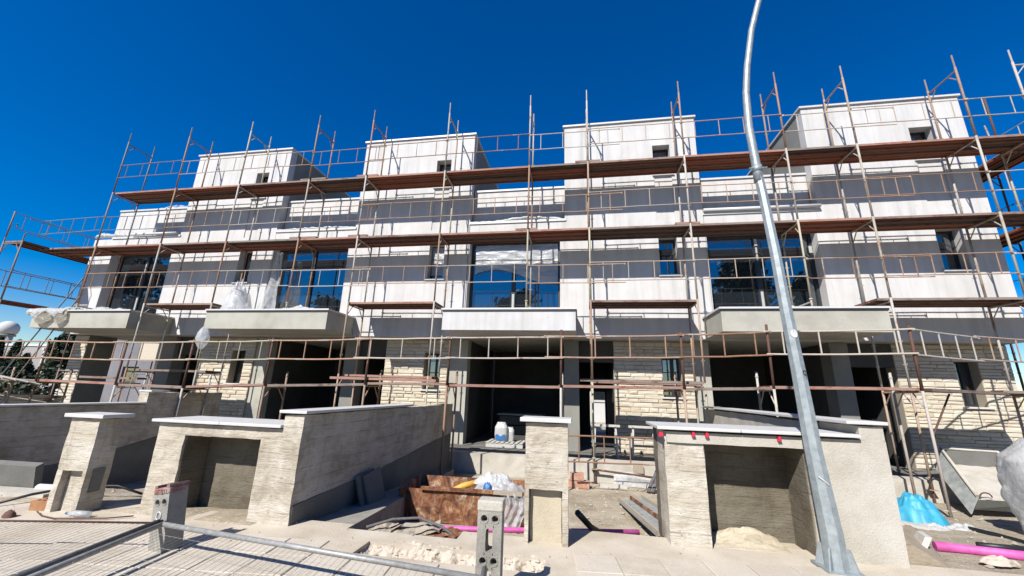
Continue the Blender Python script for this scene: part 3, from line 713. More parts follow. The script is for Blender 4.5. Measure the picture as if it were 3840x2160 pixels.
# middle: wall along the pit plus the niche wall
w2 = thing('garden_wall', 'long board marked concrete wall beside the rusty trough, joined to a meter niche', 'wall', (-3.9, 4.4, -1.5))
build('wall_body', MB().rough(-3.45, -3.2, 4.40, 10.05, -2.2, -.345, .009, .12), 'board', w2)
sk = MB(); prof = [(4.42, -1.31), (5.04, -1.29), (6.06, -1.28), (7.34, -1.20), (8.75, -1.10), (10.0, -1.04)]
for (a, za), (b_, zb) in zip(prof, prof[1:]): sk.hexa([(-3.199, a, -2.1), (-3.183, a, -2.1), (-3.183, b_, -2.1), (-3.199, b_, -2.1), (-3.199, a, za), (-3.187, a, za-.01), (-3.187, b_, zb-.01), (-3.199, b_, zb)])
build('damp_proof_render', sk, 'midgrey', w2)
coping(w2, [(-3.51, -3.15, 4.36, 5.9), (-3.51, -3.15, 5.905, 7.46)], -.293)
def niche_wall(par, x0, x1, y0, y1, ztop, n, d, mat='board'):
    nx0, nx1, nzt = n
    us = sorted({x0, nx0, nx1, x1} | {lerp(x0, x1, i/22) for i in range(23)}); zs = sorted({-1.55, nzt, ztop} | {lerp(-1.55, ztop, i/12) for i in range(13)})
    def fn(u, v, w):
        q = Vector((u, w, v)); a = .005
        return q + noise.noise_vector(q*7)*a + noise.noise_vector(q*27)*a*1.3
    us = [us[0]]+[b for a, b in zip(us, us[1:]) if b-a > .02 or b in (nx0, nx1, x1)]
    zs = [zs[0]]+[b for a, b in zip(zs, zs[1:]) if b-a > .012 or b in (nzt, ztop)]
    mb = MB().cells(us, zs, lambda x, z: not (nx0 < x < nx1 and z < nzt), y0, y0+d, fn)
    build('niche_front', mb, mat, par)
    build('niche_shade_panel', MB().rough(nx0-.02, nx0+.012, y0+.03, y0+d, -1.54, nzt-.005, .004, .08), 'board_shade', par); build('niche_shade_panel', MB().rough(nx1-.012, nx1+.02, y0+.03, y0+d, -1.54, nzt-.005, .004, .08), 'board_shade', par)  # thin dark panels added to deepen the shade on both niche sides
    build('niche_back', MB().rough(x0, x1, y0+d+.012, y1, -1.6, ztop, .01, .09), 'board_shade', par)  # back painted darker than the front to deepen the niche shade
niche_wall(w2, -5.20, -3.46, 4.42, 4.98, -.51, (-4.80, -3.74, -.64), .36)
coping(w2, [(-5.27, -4.3, 4.36, 5.02), (-4.296, -3.46, 4.36, 5.02)], -.462)
# right: niche wall, end pillar and side wall
w3 = thing('garden_wall', 'concrete meter niche wall behind the street lamp with white coping and red wedges', 'wall', (2.0, 4.9, -1.5))
niche_wall(w3, .92, 3.07, 4.92, 5.62, -.375, (1.33, 2.33, -.49), .45, 'board')
build('end_pillar', MB().rough(2.40, 3.085, 4.895, 5.15, -1.6, -.376, .004, .14), 'conc', w3)
build('end_pillar', MB().rough(2.86, 3.085, 4.90, 5.6, -.374, -.235, .006, .08), 'conc', w3)
build('lintel_render', MB().rough(.94, 2.395, 4.893, 4.93, -.489, -.377, .004, .12), 'conc', w3)
coping(w3, [(.84, 1.7, 4.84, 5.66), (1.705, 2.84, 4.84, 5.66)], -.318)
build('side_body', MB().rough(2.80, 3.06, 5.64, 10.05, -2.2, -.25, .008, .15), 'conc', w3)
coping(w3, [(2.74, 3.12, 4.86, 7.4), (2.74, 3.12, 7.405, 10.1)], -.185)
build('plaster_lump', MB().grid(lambda u, v: (lerp(1.36, 2.3, u), lerp(4.96, 5.36, v)+.0, -1.52+(.10+.06*fbm(u*3, v*3, 7)+.03*fbm(u*9, v*9, 2))*max(0, math.sin(math.pi*min(1, max(0, (u*1.2))))**.5 if u < .83 else 0)*(v**.7)), 30, 12, False), 'sand', w3)
# free standing gate pillars
def pillar(label, x0, x1, y0, d, ztop, nx, nzt, nd_, cap, inner, side=False):
    p = thing('gate_pillar', label, 'pillar', ((x0+x1)/2, y0, -1.5), 'gate pillars with white tops')
    us = sorted({x0, nx[0], nx[1], x1, *[lerp(x0, x1, i/6) for i in range(7)]}); us = [us[0]]+[b for a, b in zip(us, us[1:]) if b-a > .012 or b in (nx[0], nx[1], x1)]
    zs = sorted({-1.54, nzt, ztop, *[lerp(-1.54, ztop, i/14) for i in range(15)]}); zs = [zs[0]]+[b for a, b in zip(zs, zs[1:]) if b-a > .02 or b in (nzt, ztop)]
    def fn(u, v, w):
        q = Vector((u, w, v)); return q + noise.noise_vector(q*6)*.006 + noise.noise_vector(q*27)*.007
    build('pillar_front', MB().cells(us, zs, lambda x, z: not (nx[0] < x < nx[1] and z < nzt), y0, y0+nd_, fn), 'board', p)
    build('pillar_body', MB().rough(x0+.004, x1-.004, y0+nd_-.006, y0+d, -1.55, ztop-.004, .006, .08), 'board', p)
    build('niche_lining', MB().rough(nx[0]+.012, nx[1]-.012, y0+nd_-.03, y0+nd_+.02, -1.54, nzt-.01, .004, .1), inner, p)
    build('coping_slab', B(cap[0], cap[1], y0-.05, y0+d+.05, ztop+.012, ztop+.055), 'cap', p, bevel=.005)
    if side:
        build('side_patch', MB().rough(x1-.01, x1+.011, y0+.07, y0+.19, -1.30, -1.04, .004, .06), 'midgrey', p)
    return p
pillar('narrow concrete gate pillar at left with white top, hollow brick at its foot', -6.14, -5.71, 4.12, .26, -.475, (-6.06, -5.76), -1.06, .11, (-6.20, -5.62), 'board', True)
pillar('concrete gate pillar in the middle with white top and yellow plastered niche', -.60, -.14, 4.58, .26, -.325, (-.555, -.20), -.995, .12, (-.66, -.10), 'sand')
# red wedges under copings
for i, (x, y, z, lab) in enumerate(((.88, 4.89, -.40, 'red plastic wedge at the left corner under the white coping behind the street lamp'), (1.22, 4.885, -.385, 'red plastic wedge under the coping, second from its left corner'), (1.36, 4.885, -.386, 'red plastic wedge under the coping, third from its left corner'), (2.08, 4.885, -.39, 'red plastic wedge under the coping just left of the street lamp'))):
    s = .026 if i == 0 else .018
    build('wedge', MB().hexa([(x-s, y-.03, z-.03), (x+s, y-.03, z-.025), (x+s, y+.02, z-.025), (x-s, y+.02, z-.03), (x-s*.8, y-.03, z+.018), (x+s*.5, y-.03, z+.018), (x+s*.5, y+.02, z+.018), (x-s*.8, y+.02, z+.018)]), 'redclip', label=lab, cat='wedge', group='red wedges under the coping', loc=(x, y, z))

# ------------------------------------------------------------------ street lamp
lamp = thing('street_lamp', 'tall galvanised octagonal street lamp pole curving over the pavement', 'street lamp', (2.40, 4.66, -1.5))
k_ = 4.66/4.85
pts = [(2.40, -1.5), (2.395, -1.23), (2.35, -.52), (2.32, .29), (2.285, 1.03), (2.262, 1.68), (2.22, 2.45), (2.195, 2.78), (2.17, 3.41), (2.195, 3.94), (2.255, 4.36), (2.375, 4.95), (2.53, 5.46), (2.70, 5.95), (2.86, 6.4)]
pts = [Vector((x*k_+.03, 4.66, z*(k_ if z > -1.4 else 1))) for x, z in pts]
rr = [.101, .097, .080, .069, .061, .056, .052, .048, .045, .042, .040, .039, .038, .037, .036]
low = MB().tube(pts[:8], rr[:8], 8); low.sm = [False]*len(low.sm)
build('pole', low, 'galv', lamp)
build('arm', MB().tube([pts[7]-Vector((0, 0, .15))]+pts[7:], [rr[7]+.002]*2+[r for r in rr[8:]], 14), 'galv', lamp)
mb = MB().tube([pts[7]-Vector((0, 0, .02)), pts[7]+Vector((0, 0, .06))], .056, 12)
mb.tube([pts[7]+Vector((-.1, -.03, .02)), pts[7]+Vector((.1, -.03, .02))], .009, 6)
build('collar', mb, 'galv', lamp)
mb = MB()
for k in range(4):
    a = math.pi/4+k*math.pi/2; d = Vector((math.cos(a), math.sin(a), 0)); n = Vector((-d.y, d.x, 0))*.006; p0 = pts[0]
    mb.hexa([p0+d*.09-n, p0+d*.175-n, p0+d*.175+n, p0+d*.09+n, p0+d*.09-n+Vector((0, 0, .19)), p0+d*.125-n+Vector((0, 0, .19)), p0+d*.125+n+Vector((0, 0, .19)), p0+d*.09+n+Vector((0, 0, .19))])
mb.box(p0.x-.15, p0.x+.15, p0.y-.15, p0.y+.15, -1.505, -1.487)
build('base_gusset', mb, 'galv', lamp)
head = MB().hexa([(2.72, 3.85, 6.50), (2.98, 3.85, 6.50), (2.95, 4.62, 6.40), (2.77, 4.62, 6.40), (2.76, 3.88, 6.60), (2.94, 3.88, 6.60), (2.92, 4.64, 6.52), (2.80, 4.64, 6.52)])
build('lamp_head', head, 'galv', lamp)
def on_pole(z, ang, r_add):   # point on the pole's face, seen from the road
    for a, b, ra, rb in zip(pts, pts[1:], rr, rr[1:]):
        if a.z <= z <= b.z:
            t = (z-a.z)/(b.z-a.z); c = a.lerp(b, t); r = lerp(ra, rb, t)*math.cos(math.pi/8)*1.0+r_add
            return c + Vector((math.sin(ang), -math.cos(ang), 0))*r
mb = MB(); ring = []
for k in range(20):
    t = 2*math.pi*k/20; ring.append(on_pole(.69+.046*math.sin(t), .05+.52*math.cos(t), .008))
mb.face(ring); build('sticker', mb, 'sticker', lamp)
num = []
for i in range(15):
    t = math.pi*2*i/11; num.append(on_pole(.285+.022*math.sin(t), .35+.20*math.cos(t), .008) if i < 11 else on_pole(.285-.016*(i-10), .55-.04*max(0, i-12), .008))
build('number_mark', MB().tube(num, .0035, 4), 'ink', lamp)
mb = MB().tube([on_pole(-.70, -.5+.1*i, .01)+Vector((0, 0, .0-.008*i)) for i in range(10)], .006, 5); build('cable_tie', mb, 'sticker', lamp)
mb = MB().tube([on_pole(-1.28+.03*i, -.6, .003) for i in range(4)], .003, 4)

# ------------------------------------------------------------------ fallen mesh fence and its concrete feet
def foot_block(name, label, c, w, dep, h, yaw, mat, capmat, slots, tilt=0):
    t = thing(name, label, 'fence foot', c, 'concrete fence feet standing on end')
    a_ = .041; holes = [(sx, zz, .024, .024, 2) for zz in ((.829*h, .43*h, .055*h) if slots else (.775*h, .455*h)) for sx in (-a_, a_)]
    if slots: holes += [(0, .625*h, .027, .078, 5), (0, .235*h, .027, .078, 5)]
    m = MB().wall(-w/2, w/2, 0, h, [(cx-hx*1.25, cx+hx*1.25, cz-hz*1.25, cz+hz*1.25) for cx, cz, hx, hz, ex in holes], -dep/2, dep/2)
    for cx, cz, hx, hz, ex in holes:
        N = 24; inn = []; out = []
        for q in range(N):
            t2 = 2*math.pi*(q+.5)/N; ct, st = math.cos(t2), math.sin(t2); sg = lambda v, e: math.copysign(abs(v)**(2/e), v)
            inn.append((cx+hx*sg(ct, ex), cz+hz*sg(st, ex))); k2 = 1/max(abs(ct), abs(st)); out.append((cx+hx*1.25*ct*k2, cz+hz*1.25*st*k2))
        for q in range(N):
            e = (q+1) % N
            for y, fl_ in ((-dep/2, 0), (dep/2, 1)):
                pp = [(out[q][0], y, out[q][1]), (out[e][0], y, out[e][1]), (inn[e][0], y, inn[e][1]), (inn[q][0], y, inn[q][1])]; m.face(pp[::-1] if fl_ else pp)
            m.face([(inn[q][0], -dep/2, inn[q][1]), (inn[e][0], -dep/2, inn[e][1]), (inn[e][0], dep/2, inn[e][1]), (inn[q][0], dep/2, inn[q][1])])
    R = Matrix.Rotation(yaw, 3, 'Z') @ Matrix.Rotation(tilt, 3, 'Y'); m.v = [tuple(R @ Vector(v) + Vector(c)) for v in m.v]
    b = build('block_body', m, mat, t)
    cp_ = MB().box(-w/2-.006, w/2+.006, -dep/2-.006, dep/2+.006, h*.90, h*1.0+.004); cp_.v = [tuple(R @ Vector(v) + Vector(c)) for v in cp_.v]
    build('block_head', cp_, capmat, t, bevel=.012)
    for cx, cz, hx, hz, ex in holes:
        if ex == 2:
            rim = MB().tube([(cx+.0305*math.cos(q*.5236), -dep/2-.001, cz+.0305*math.sin(q*.5236)) for q in range(13)], .004, 5, False)
            rim.v = [tuple(R @ Vector(v) + Vector(c)) for v in rim.v]; build('hole_rim', rim, mat, t)
    return t, R
rb, Rr = foot_block('concrete_block', 'concrete fence foot with faded red top holding the fallen mesh panels', (-3.80, 3.56, -1.51), .185, .17, .535, -.10, 'concd', 'redpaint', False, -.17)
gb, Rg = foot_block('concrete_block', 'pale grey concrete fence foot with holes and slots at bottom centre', (-.685, 3.30, -1.51), .185, .13, .70, .04, 'concd', 'conc', True)
# side lips and embossed figures on the red topped foot
mb = MB()
for sx in (-.07, .075): mb.box(sx-.018, sx+.018, -.09, .10, .538, .562)
def stroke(pts2, r=.0045):
    mb.tube([(x, -.093, z) for x, z in pts2], r, 5)
mbp = mb; mb.v = [tuple(Rr @ Vector(v) + Vector((-3.80, 3.56, -1.51))) for v in mb.v]; build('top_lip', mb, 'redpaint', rb)
mb = MB(); z0 = .490
stroke([(-.055, z0), (-.055, z0+.032)], .004); stroke([(-.055, z0+.032), (-.025, z0+.032)], .004); stroke([(-.055, z0+.016), (-.03, z0+.016)], .004)
stroke([(.02, z0+.032), (-.005, z0+.032), (-.005, z0+.018), (.015, z0+.016), (.017, z0), (-.008, z0)], .004)
stroke([(.035, z0), (.035, z0+.03), (.062, z0+.03), (.062, z0)], .004)
mb.v = [tuple(Rr @ Vector(v) + Vector((-3.80, 3.56, -1.51))) for v in mb.v]; build('embossed_mark', mb, 'redpaint', rb)
mb = MB().tube([(-.005+.026*math.cos(q*.5236), -.089, .30+.034*math.sin(q*.5236)) for q in range(13)], .006, 5, False)
mb.v = [tuple(Rr @ Vector(v) + Vector((-3.80, 3.56, -1.51))) for v in mb.v]; build('painted_ring', mb, 'sticker', rb)
def mesh_fence(label, p0, d, q, L, H, tube_mat, edge_mat, off):
    """p0: corner at the block; d: unit along the long edge; q: unit along the short edge (panel height)"""
    t = thing('mesh_fence', label, 'fence panel', p0, 'fallen mesh fence panels')
    p0, d, q = Vector(p0), Vector(d).normalized(), Vector(q).normalized()
    build('post', MB().tube([p0-q*.16+d*.0, p0+q*H], .0215, 10), tube_mat, t)
    build('post', MB().tube([p0+d*L-q*.16, p0+d*L+q*H], .0215, 10), tube_mat, t)
    build('edge_tube', MB().tube([p0+q*.02, p0+d*L+q*.02], .021 if edge_mat == 'galvtube' else .009, 10), edge_mat, t)
    build('edge_tube', MB().tube([p0+q*H, p0+d*L+q*H], .021, 10), 'galvtube', t)
    mb = MB(); n = int(L/.055)
    for i in range(1, n):
        a = p0+d*(L*i/n); mb.tube([a+q*.02, a+q*H], .0014, 4, False)
    for i in range(1, 9):
        a = p0+q*(H*i/9); nn = d.cross(q)*.004; mb.tube([a+nn, a+d*L+nn], .0014, 4, False)
    build('wire_mesh', mb, 'wire', t, kind='stuff')
mesh_fence('fallen wire mesh fence panel sloping to the right of the red topped foot', (-3.765, 3.46, -1.262), (2.98, -.34, .0), (.149, -.98, -.03), 3.1, 1.75, 'galvtube', 'galvtube', 0)
mesh_fence('fallen wire mesh fence panel reaching left from the red topped foot', (-3.845, 3.46, -1.258), (-1.17, -.27, 0), (.12, -.98, -.04), 3.2, 1.75, 'darktube', 'tubed', 0)

# ------------------------------------------------------------------ pit, trough and rubbish
tr = thing('rusty_trough', 'rusty open steel trough full of plastic rubbish in the pit', 'skip', (-1.85, 6.75, -1.95))
bx0, bx1, by0, by1, bz, tz = -2.74, -.82, 6.38, 7.06, -1.94, -1.465
def pan(p, n=10, m=5, amp=.018, t=.012):
    p = [Vector(a) for a in p]; mb = MB(); nrm = (p[1]-p[0]).cross(p[3]-p[0]).normalized()
    f = lambda o: (lambda u, v: p[0].lerp(p[1], u).lerp(p[3].lerp(p[2], u), v) + nrm*(o+amp*fbm(u*4, v*3, p[0].x)))
    mb.grid(f(0), n, m, False).grid(lambda u, v: f(-t)(1-u, v), n, m, False); return mb
build('front_panel', pan([(bx0, by0, bz), (bx1, by0, bz), (bx1, by0-.06, tz), (bx0, by0-.06, tz-.02)], 24, 6), 'rust', tr)
build('back_panel', pan([(bx0, by1, bz), (bx1, by1, bz), (bx1, by1+.05, tz+.04), (bx0, by1+.05, tz+.02)], 20, 5), 'rust', tr)
build('end_panel', pan([(bx0, by1, bz), (bx0, by0, bz), (bx0-.03, by0-.06, tz-.05), (bx0-.03, by1+.05, tz+.03)], 8, 5, .03), 'rust', tr)
build('end_panel', pan([(bx1, by0, bz), (bx1, by1, bz), (bx1+.03, by1+.05, tz+.02), (bx1+.03, by0-.06, tz)], 8, 5), 'rust', tr)
build('floor_panel', B(bx0+.02, bx1-.02, by0+.02, by1-.02, bz, bz+.01), 'rust', tr)
rim = MB().obox(((-2.42+bx1)/2, by0-.075, tz+.012), ((bx1+2.42)/2, 0, .012), (0, .03, 0), (0, 0, .022)); build('rim', rim, 'rust', tr)
mb = MB().tube([(bx0-.05, by0-.06, tz-.06), (bx0-.06, by0+.1, tz+.03), (bx0-.04, by0+.35, tz+.08)], .018, 6); build('torn_edge', mb, 'rust', tr)
build('plank', B(-1.28, -.85, by0-.13, by0-.10, tz-.005, tz+.055), 'wood', label='short timber board on the front rim of the rusty trough', cat='board', loc=(-1.05, by0-.11, tz))
def heap(name, label, cat, mat, cx, cy, rx, ry, z0, h, seed, n=26, pw=.6, amp=.35, group=None):
    def f(u, v):
        a = 2*math.pi*u; r = v; x = math.cos(a)*r; y = math.sin(a)*r
        q = fbm(x*1.7+seed, y*1.7, seed, 1.6); w = 1+.22*fbm(math.cos(a)+seed, math.sin(a), seed, 1.3)
        z = h*max(0, (1-r**2))**pw*(1+amp*q)+ h*(.10*abs(fbm(x*4, y*4, seed))+.04*fbm(x*11, y*11, seed))*(1-r*.6)
        return (cx+x*rx*w, cy+y*ry*w, z0+z)
    return build(name, MB().grid(f, n*2, n, True), mat, label=label, cat=cat, group=group, loc=(cx, cy, z0))
heap('plastic_sheet', 'crumpled clear plastic heaped in the right half of the rusty trough', 'plastic sheet', 'plastic', -1.32, 6.70, .52, .30, -1.66, .33, 3.1, 30, .9, .35)
heap('plastic_sheet', 'white wrapped bundle lying on top of the plastic in the trough', 'plastic sheet', 'bag', -1.42, 6.70, .26, .12, -1.43, .16, 8.1, 22, .8, .35)
def flap(u, v):
    x = lerp(-1.15, -.82, u)+.05*math.sin(v*5); z = -1.44-.46*v; y = 6.27-.03*v+.04*fbm(u*4, v*3, 5)+.02*math.sin(u*22)
    return (x, y, z)
build('plastic_sheet', MB().grid(flap, 24, 22), 'plastic', label='clear plastic hanging down the front of the rusty trough', cat='plastic sheet', loc=(-1, 6.3, -1.9))
build('foam_tube', MB().tube([(-2.02, 6.62, -1.54), (-1.86, 6.66, -1.48), (-1.68, 6.74, -1.43)], [.035, .05, .045], 10), 'yellow', label='short yellow tube on the rubbish in the trough', cat='tube', loc=(-1.85, 6.7, -1.6))
heap('plastic_scrap', 'small blue plastic scrap between the sheets in the trough', 'scrap', 'bluebit', -1.42, 6.47, .07, .05, -1.47, .10, 2.2, 10)
# pit litter
build('pink_pipe', MB().tube([(-2.72, 5.42, -1.76), (-1.2, 5.66, -1.75), (.74, 6.05, -1.74)], .033, 12), 'pink', label='long pink plastic pipe running under the trough and behind the gate pillar', cat='pipe', loc=(-1, 5.7, -1.8))
build('pipe_stub', MB().tube([(.30, 6.0, -1.80), (.10, 5.55, -1.58), (-.05, 5.25, -1.36)], .036, 10), 'black', label='black plastic pipe stub sticking out of the ground by the pink pipe', cat='pipe', loc=(.3, 6, -1.8))
for i, (x, y, w, l, a, m_, lab) in enumerate(((-1.95, 5.02, .28, .20, .3, 'wood', 'warped board scrap in the pit under the conduit'), (-1.55, 4.95, .22, .17, -.4, 'rust', 'rusty sheet scrap in the pit next to the warped board'), (-2.3, 4.95, .16, .15, .9, 'wood', 'small board scrap at the left corner of the pit'))):
    def f(u, v, x=x, y=y, w=w, l=l, a=a): 
        p = Vector(((u-.5)*2*w, (v-.5)*2*l, .05*fbm(u*3, v*3, x)+.05*u)); p.rotate(Matrix.Rotation(a, 3, 'Z')); return p+Vector((x, y, -1.63))
    g = MB().grid(f, 8, 6, False); h2 = MB().grid(lambda u, v: Vector(f(1-u, v))-Vector((0, 0, .015)), 8, 6, False); g.f += [tuple(len(g.v)+k for k in fc) for fc in h2.f]; g.sm += h2.sm; g.v += h2.v
    build('board_scrap', g, m_, label=lab, cat='scrap', loc=(x, y, -1.66))
build('conduit', MB().tube([(-2.45, 4.75, -1.56), (-2.2, 4.9, -1.50), (-1.9, 4.97, -1.48), (-1.6, 4.93, -1.54), (-1.38, 4.80, -1.60)], .016, 8), 'greyhose', label='grey flexible conduit bowed over the scraps in the pit', cat='conduit', loc=(-2, 4.9, -1.6))
# leaning slabs
for i, (yo, lab) in enumerate(((0, 'square concrete slab leaning on the long wall, the front one of two'), (.11, 'square concrete slab leaning on the long wall, hidden behind its twin'))):
    c = Vector((-3.02-.055*i, 5.98-.10*i, -1.45)); ax = Vector((.0, .24, .02)); az = Vector((-.085, .015, .23)); n = ax.cross(az).normalized()
    build('concrete_slab', MB().obox(c, ax, n*.019, az), 'midgrey', label=lab, cat='slab', group='slabs leaning on the wall', loc=c, bevel=.008)
# red bricks and garden objects
for (x, z, lab, rz) in ((-.30, -1.95, 'lower left red clay block of the small stack by the terrace', .05), (.02, -1.95, 'lower right red clay block of the small stack by the terrace', -.06), (-.10, -1.80, 'top red clay block of the small stack by the terrace', .02)):
    m_ = B(-.15, .15, -.10, .10, 0, .14); R = Matrix.Rotation(rz, 3, 'Z'); m_.v = [tuple(R @ Vector(v)+Vector((x, 9.42, z))) for v in m_.v]
    build('clay_block', m_, 'brick', label=lab, cat='brick', group='red clay blocks by the terrace', loc=(x, 9.42, z), bevel=.008)
fp = thing('steel_formwork', 'ribbed metal formwork panel lying on the garden soil', 'formwork', (.95, 7.4, -1.93))
def fq(u, v, z): 
    a = Vector((.66, 8.28, -1.90)).lerp(Vector((1.14, 8.55, -1.90)), u); b = Vector((.95, 5.9, -1.74)).lerp(Vector((1.52, 6.1, -1.74)), u)
    return a.lerp(b, v)+Vector((0, 0, z))
build('form_sheet', MB().hexa([fq(0, 0, 0), fq(1, 0, 0), fq(1, 1, 0), fq(0, 1, 0), fq(0, 0, .02), fq(1, 0, .02), fq(1, 1, .02), fq(0, 1, .02)]), 'formply', fp)
for u in (.0, .48, .95): build('rib', MB().hexa([fq(u, -.004, .021), fq(u+.05, -.004, .021), fq(u+.05, 1.004, .021), fq(u, 1.004, .021), fq(u, -.004, .08), fq(u+.05, -.004, .08), fq(u+.05, 1.004, .08), fq(u, 1.004, .08)]), 'wood' if u != .48 else 'rust', fp)
build('steel_bar', MB().tube([(.25, 9.96, -1.66), (1.95, 9.98, -1.78)], .022, 8), 'tubed', label='rusty steel tube leaning along the terrace edge', cat='tube', loc=(1, 9.97, -1.8))
for dy in (0, .09):
    build('hose', MB().tube([(1.36+dy, 9.32, -1.93), (1.42+dy, 9.4, -1.82), (1.56+dy*.6, 9.55, -1.62), (1.70, 9.75, -1.42), (1.82+dy, 9.9, -1.38)], .035, 10), 'greyhose', label=('grey flexible hose bent up against the terrace edge, the left one of a pair' if not dy else 'grey flexible hose bent up against the terrace edge, right beside its twin'), cat='hose', group='hoses by the terrace edge', loc=(1.4, 9.4, -1.95))
build('junction_box', B(1.17, 1.39, 10.04, 10.10, -1.70, -1.54), 'wood', label='small square box set in the terrace edge wall', cat='box', loc=(1.28, 10.07, -1.7))
def leansheet(u, v): return (lerp(.72, 1.5, u), lerp(9.78, 10.0, v)+.02*fbm(u*4, v*4, 3), -1.94+(.27-.12*abs(u-.4))*v)
build('plastic_sheet', MB().grid(leansheet, 14, 6), 'plastic', label='dull plastic sheet leaning on the terrace edge under the steel tube', cat='plastic sheet', loc=(1.1, 9.9, -1.95))
build('timber_batten', B(.40, .98, 9.60, 9.68, -1.96, -1.88), 'paintwood', label='white timber batten on the soil before the terrace edge', cat='batten', loc=(.7, 9.64, -1.95))
# trestles near the third house door
for (x, lab) in ((.62, 'whitewashed timber trestle in front of the dark doorway'), (1.55, 'whitewashed timber trestle below the stone panel')):
    t = thing('trestle', lab, 'trestle', (x, 10.8, -1.5), 'timber trestles on the terrace')
    build('leg', MB().obox((x-.28, 10.75, -1.13), (.022, 0, 0), (0, .022, 0), (.02, .05, .38)), 'paintwood', t)
    build('leg', MB().obox((x+.26, 10.75, -1.13), (.022, 0, 0), (0, .022, 0), (-.02, .05, .38)), 'paintwood', t)
    build('leg', MB().obox((x-.28, 11.05, -1.13), (.022, 0, 0), (0, .022, 0), (.02, -.05, .38)), 'paintwood', t)
    build('leg', MB().obox((x+.26, 11.05, -1.13), (.022, 0, 0), (0, .022, 0), (-.02, -.05, .38)), 'paintwood', t)
    build('cross_bar', B(x-.36, x+.36, 10.87, 10.93, -.79, -.735), 'paintwood', t); build('cross_bar', B(x-.30, x+.30, 10.72, 10.745, -1.22, -1.17), 'wood', t)
# things in the third carport
pl = thing('pallet', 'timber pallet on the carport floor under the white bag', 'pallet', (-2.1, 11.8, -1.5))
for i in range(8): build('slat', B(-2.62+i*.135, -2.53+i*.135, 11.45, 12.25, -1.392, -1.372), 'paintwood', pl)
for y in (11.47, 11.83, 12.17): build('bearer', B(-2.62, -1.58, y, y+.07, -1.505, -1.393), 'paintwood', pl)
def bagf(cx, cy, z0, w, d, h, seed):
    def f(u, v):
        a = 2*math.pi*u; s = (.96+.10*math.sin(v*math.pi)) if v < .8 else .96*(1-(v-.8)/.2*.30)
        e = lambda t: math.copysign(abs(t)**.6, t)
        n = 1+.06*fbm(math.cos(a)*2, v*4, seed)
        return (cx+e(math.cos(a))*w*s*n, cy+e(math.sin(a))*d*s*n*(1 if v < .8 else .7), z0+v*h+.02*fbm(math.cos(a)*2, math.sin(a)*2, seed)*v)
    return f
cb = thing('cement_bag', 'white cement bag with blue print standing on the pallet', 'bag', (-2.2, 11.75, -1.37))
build('bag_body', MB().grid(bagf(-2.24, 11.72, -1.37, .17, .10, .52, 4), 24, 16), 'bag', cb)
build('cement_bag', MB().grid(bagf(-2.02, 11.86, -1.37, .13, .09, .38, 9), 20, 12), 'bag', label='smaller plain white bag behind the printed cement bag on the pallet', cat='bag', loc=(-2.02, 11.86, -1.37))
build('blue_print', MB().grid(lambda u, v: (lerp(-2.385, -2.10, u), 11.612-.015*math.sin(u*3.14), -1.33+.13*v+.03*math.sin(u*9)*v), 8, 3), 'bluebit', cb)
cr = thing('pallet_load', 'dark wrapped pallet load in the carport behind the middle gate pillar', 'pallet load', (-1.85, 12.8, -1.5))
for i in range(3): build('layer', B(-2.45, -1.15, 12.5, 13.3, -1.507+i*.27, -1.507+i*.27+.24), 'dark_render', cr)
build('top_board', B(-2.52, -1.1, 12.45, 13.35, -.695, -.66), 'concd', cr)
# plywood seen inside the first carport
build('plywood_sheet', B(-12.56, -11.95, 9.56, 9.58, .53, 1.03), 'stone', label='pale speckled board hung on the low scaffold under the leftmost balcony', cat='board', loc=(-11.8, 9.61, .43))

# ------------------------------------------------------------------ plastic on balconies and ledges
def drape1(u, v):
    x = lerp(-17.42, -15.95, u); hang = .10+.32*abs(math.sin(u*5.2+.4))*(.6+.4*fbm(u*3, 0, 2)) 
    if v < .5: y = lerp(10.35, 9.70, v/.5); z = 2.09+.14*math.sin(math.pi*v/.5)*(.6+.5*fbm(u*4, v*3, 1))
    else: y = 9.695-.05*math.sin((v-.5)*6)-.02; z = 2.09-(v-.5)/.5*hang
    return (x, y+.02*fbm(u*9, v*9, 6), z+.03*fbm(u*12, v*7, 4))
build('plastic_sheet', MB().grid(drape1, 70, 30), 'bag', label='milky plastic sheet draped over the corner of the leftmost balcony', cat='plastic sheet', loc=(-16.7, 9.9, 2.0))
for (x0, x1, lab) in ((-17.15, -16.45, 'dusty beige plastic flap hanging on the leftmost balcony edge, left one'), (-16.35, -15.85, 'dusty beige plastic flap hanging on the leftmost balcony edge, right one')):
    build('plastic_flap', MB().grid(lambda u, v: (lerp(x0, x1, u)+.05*v, 9.685-.045*math.sin(u*3.14)*(.4+v)+.02*fbm(u*4, v*4, x0), 2.02-.42*v*(.35+.65*math.sin(math.pi*(.15+.7*u)))), 14, 12), 'beigeplastic', label=lab, cat='plastic sheet', group='dusty flaps on the balcony', loc=(x0, 9.7, 1.8))
heap('plastic_sheet', 'crumpled white plastic on the leftmost balcony below its window', 'plastic sheet', 'bag', -15.2, 10.4, .9, .5, 2.08, .14, 5.5, 22, .6, .8)
heap('plastic_sheet', 'crumpled clear plastic heaped at the left of the second balcony', 'plastic sheet', 'plastic', -10.35, 10.25, .40, .35, 2.06, .75, 6.6, 24, .8, .5)
def hang2(u, v):
    x = lerp(-10.3, -9.55, v)+lerp(-.12, .55*(1-v)+.08, u); z = lerp(2.1, 4.25, v); return (x-.25*v*v, 10.98+.05*math.sin(u*9+v*4)+.04*fbm(u*4, v*4, 2), z)
build('plastic_sheet', MB().grid(hang2, 20, 26), 'plastic', label='tall strip of plastic hanging beside the second sliding window', cat='plastic sheet', loc=(-10, 11, 2.1))
heap('plastic_sheet', 'flat white plastic left on the front of the second balcony', 'plastic sheet', 'bag', -8.1, 10.1, .7, .32, 2.06, .12, 7.7, 20, .6, .8)
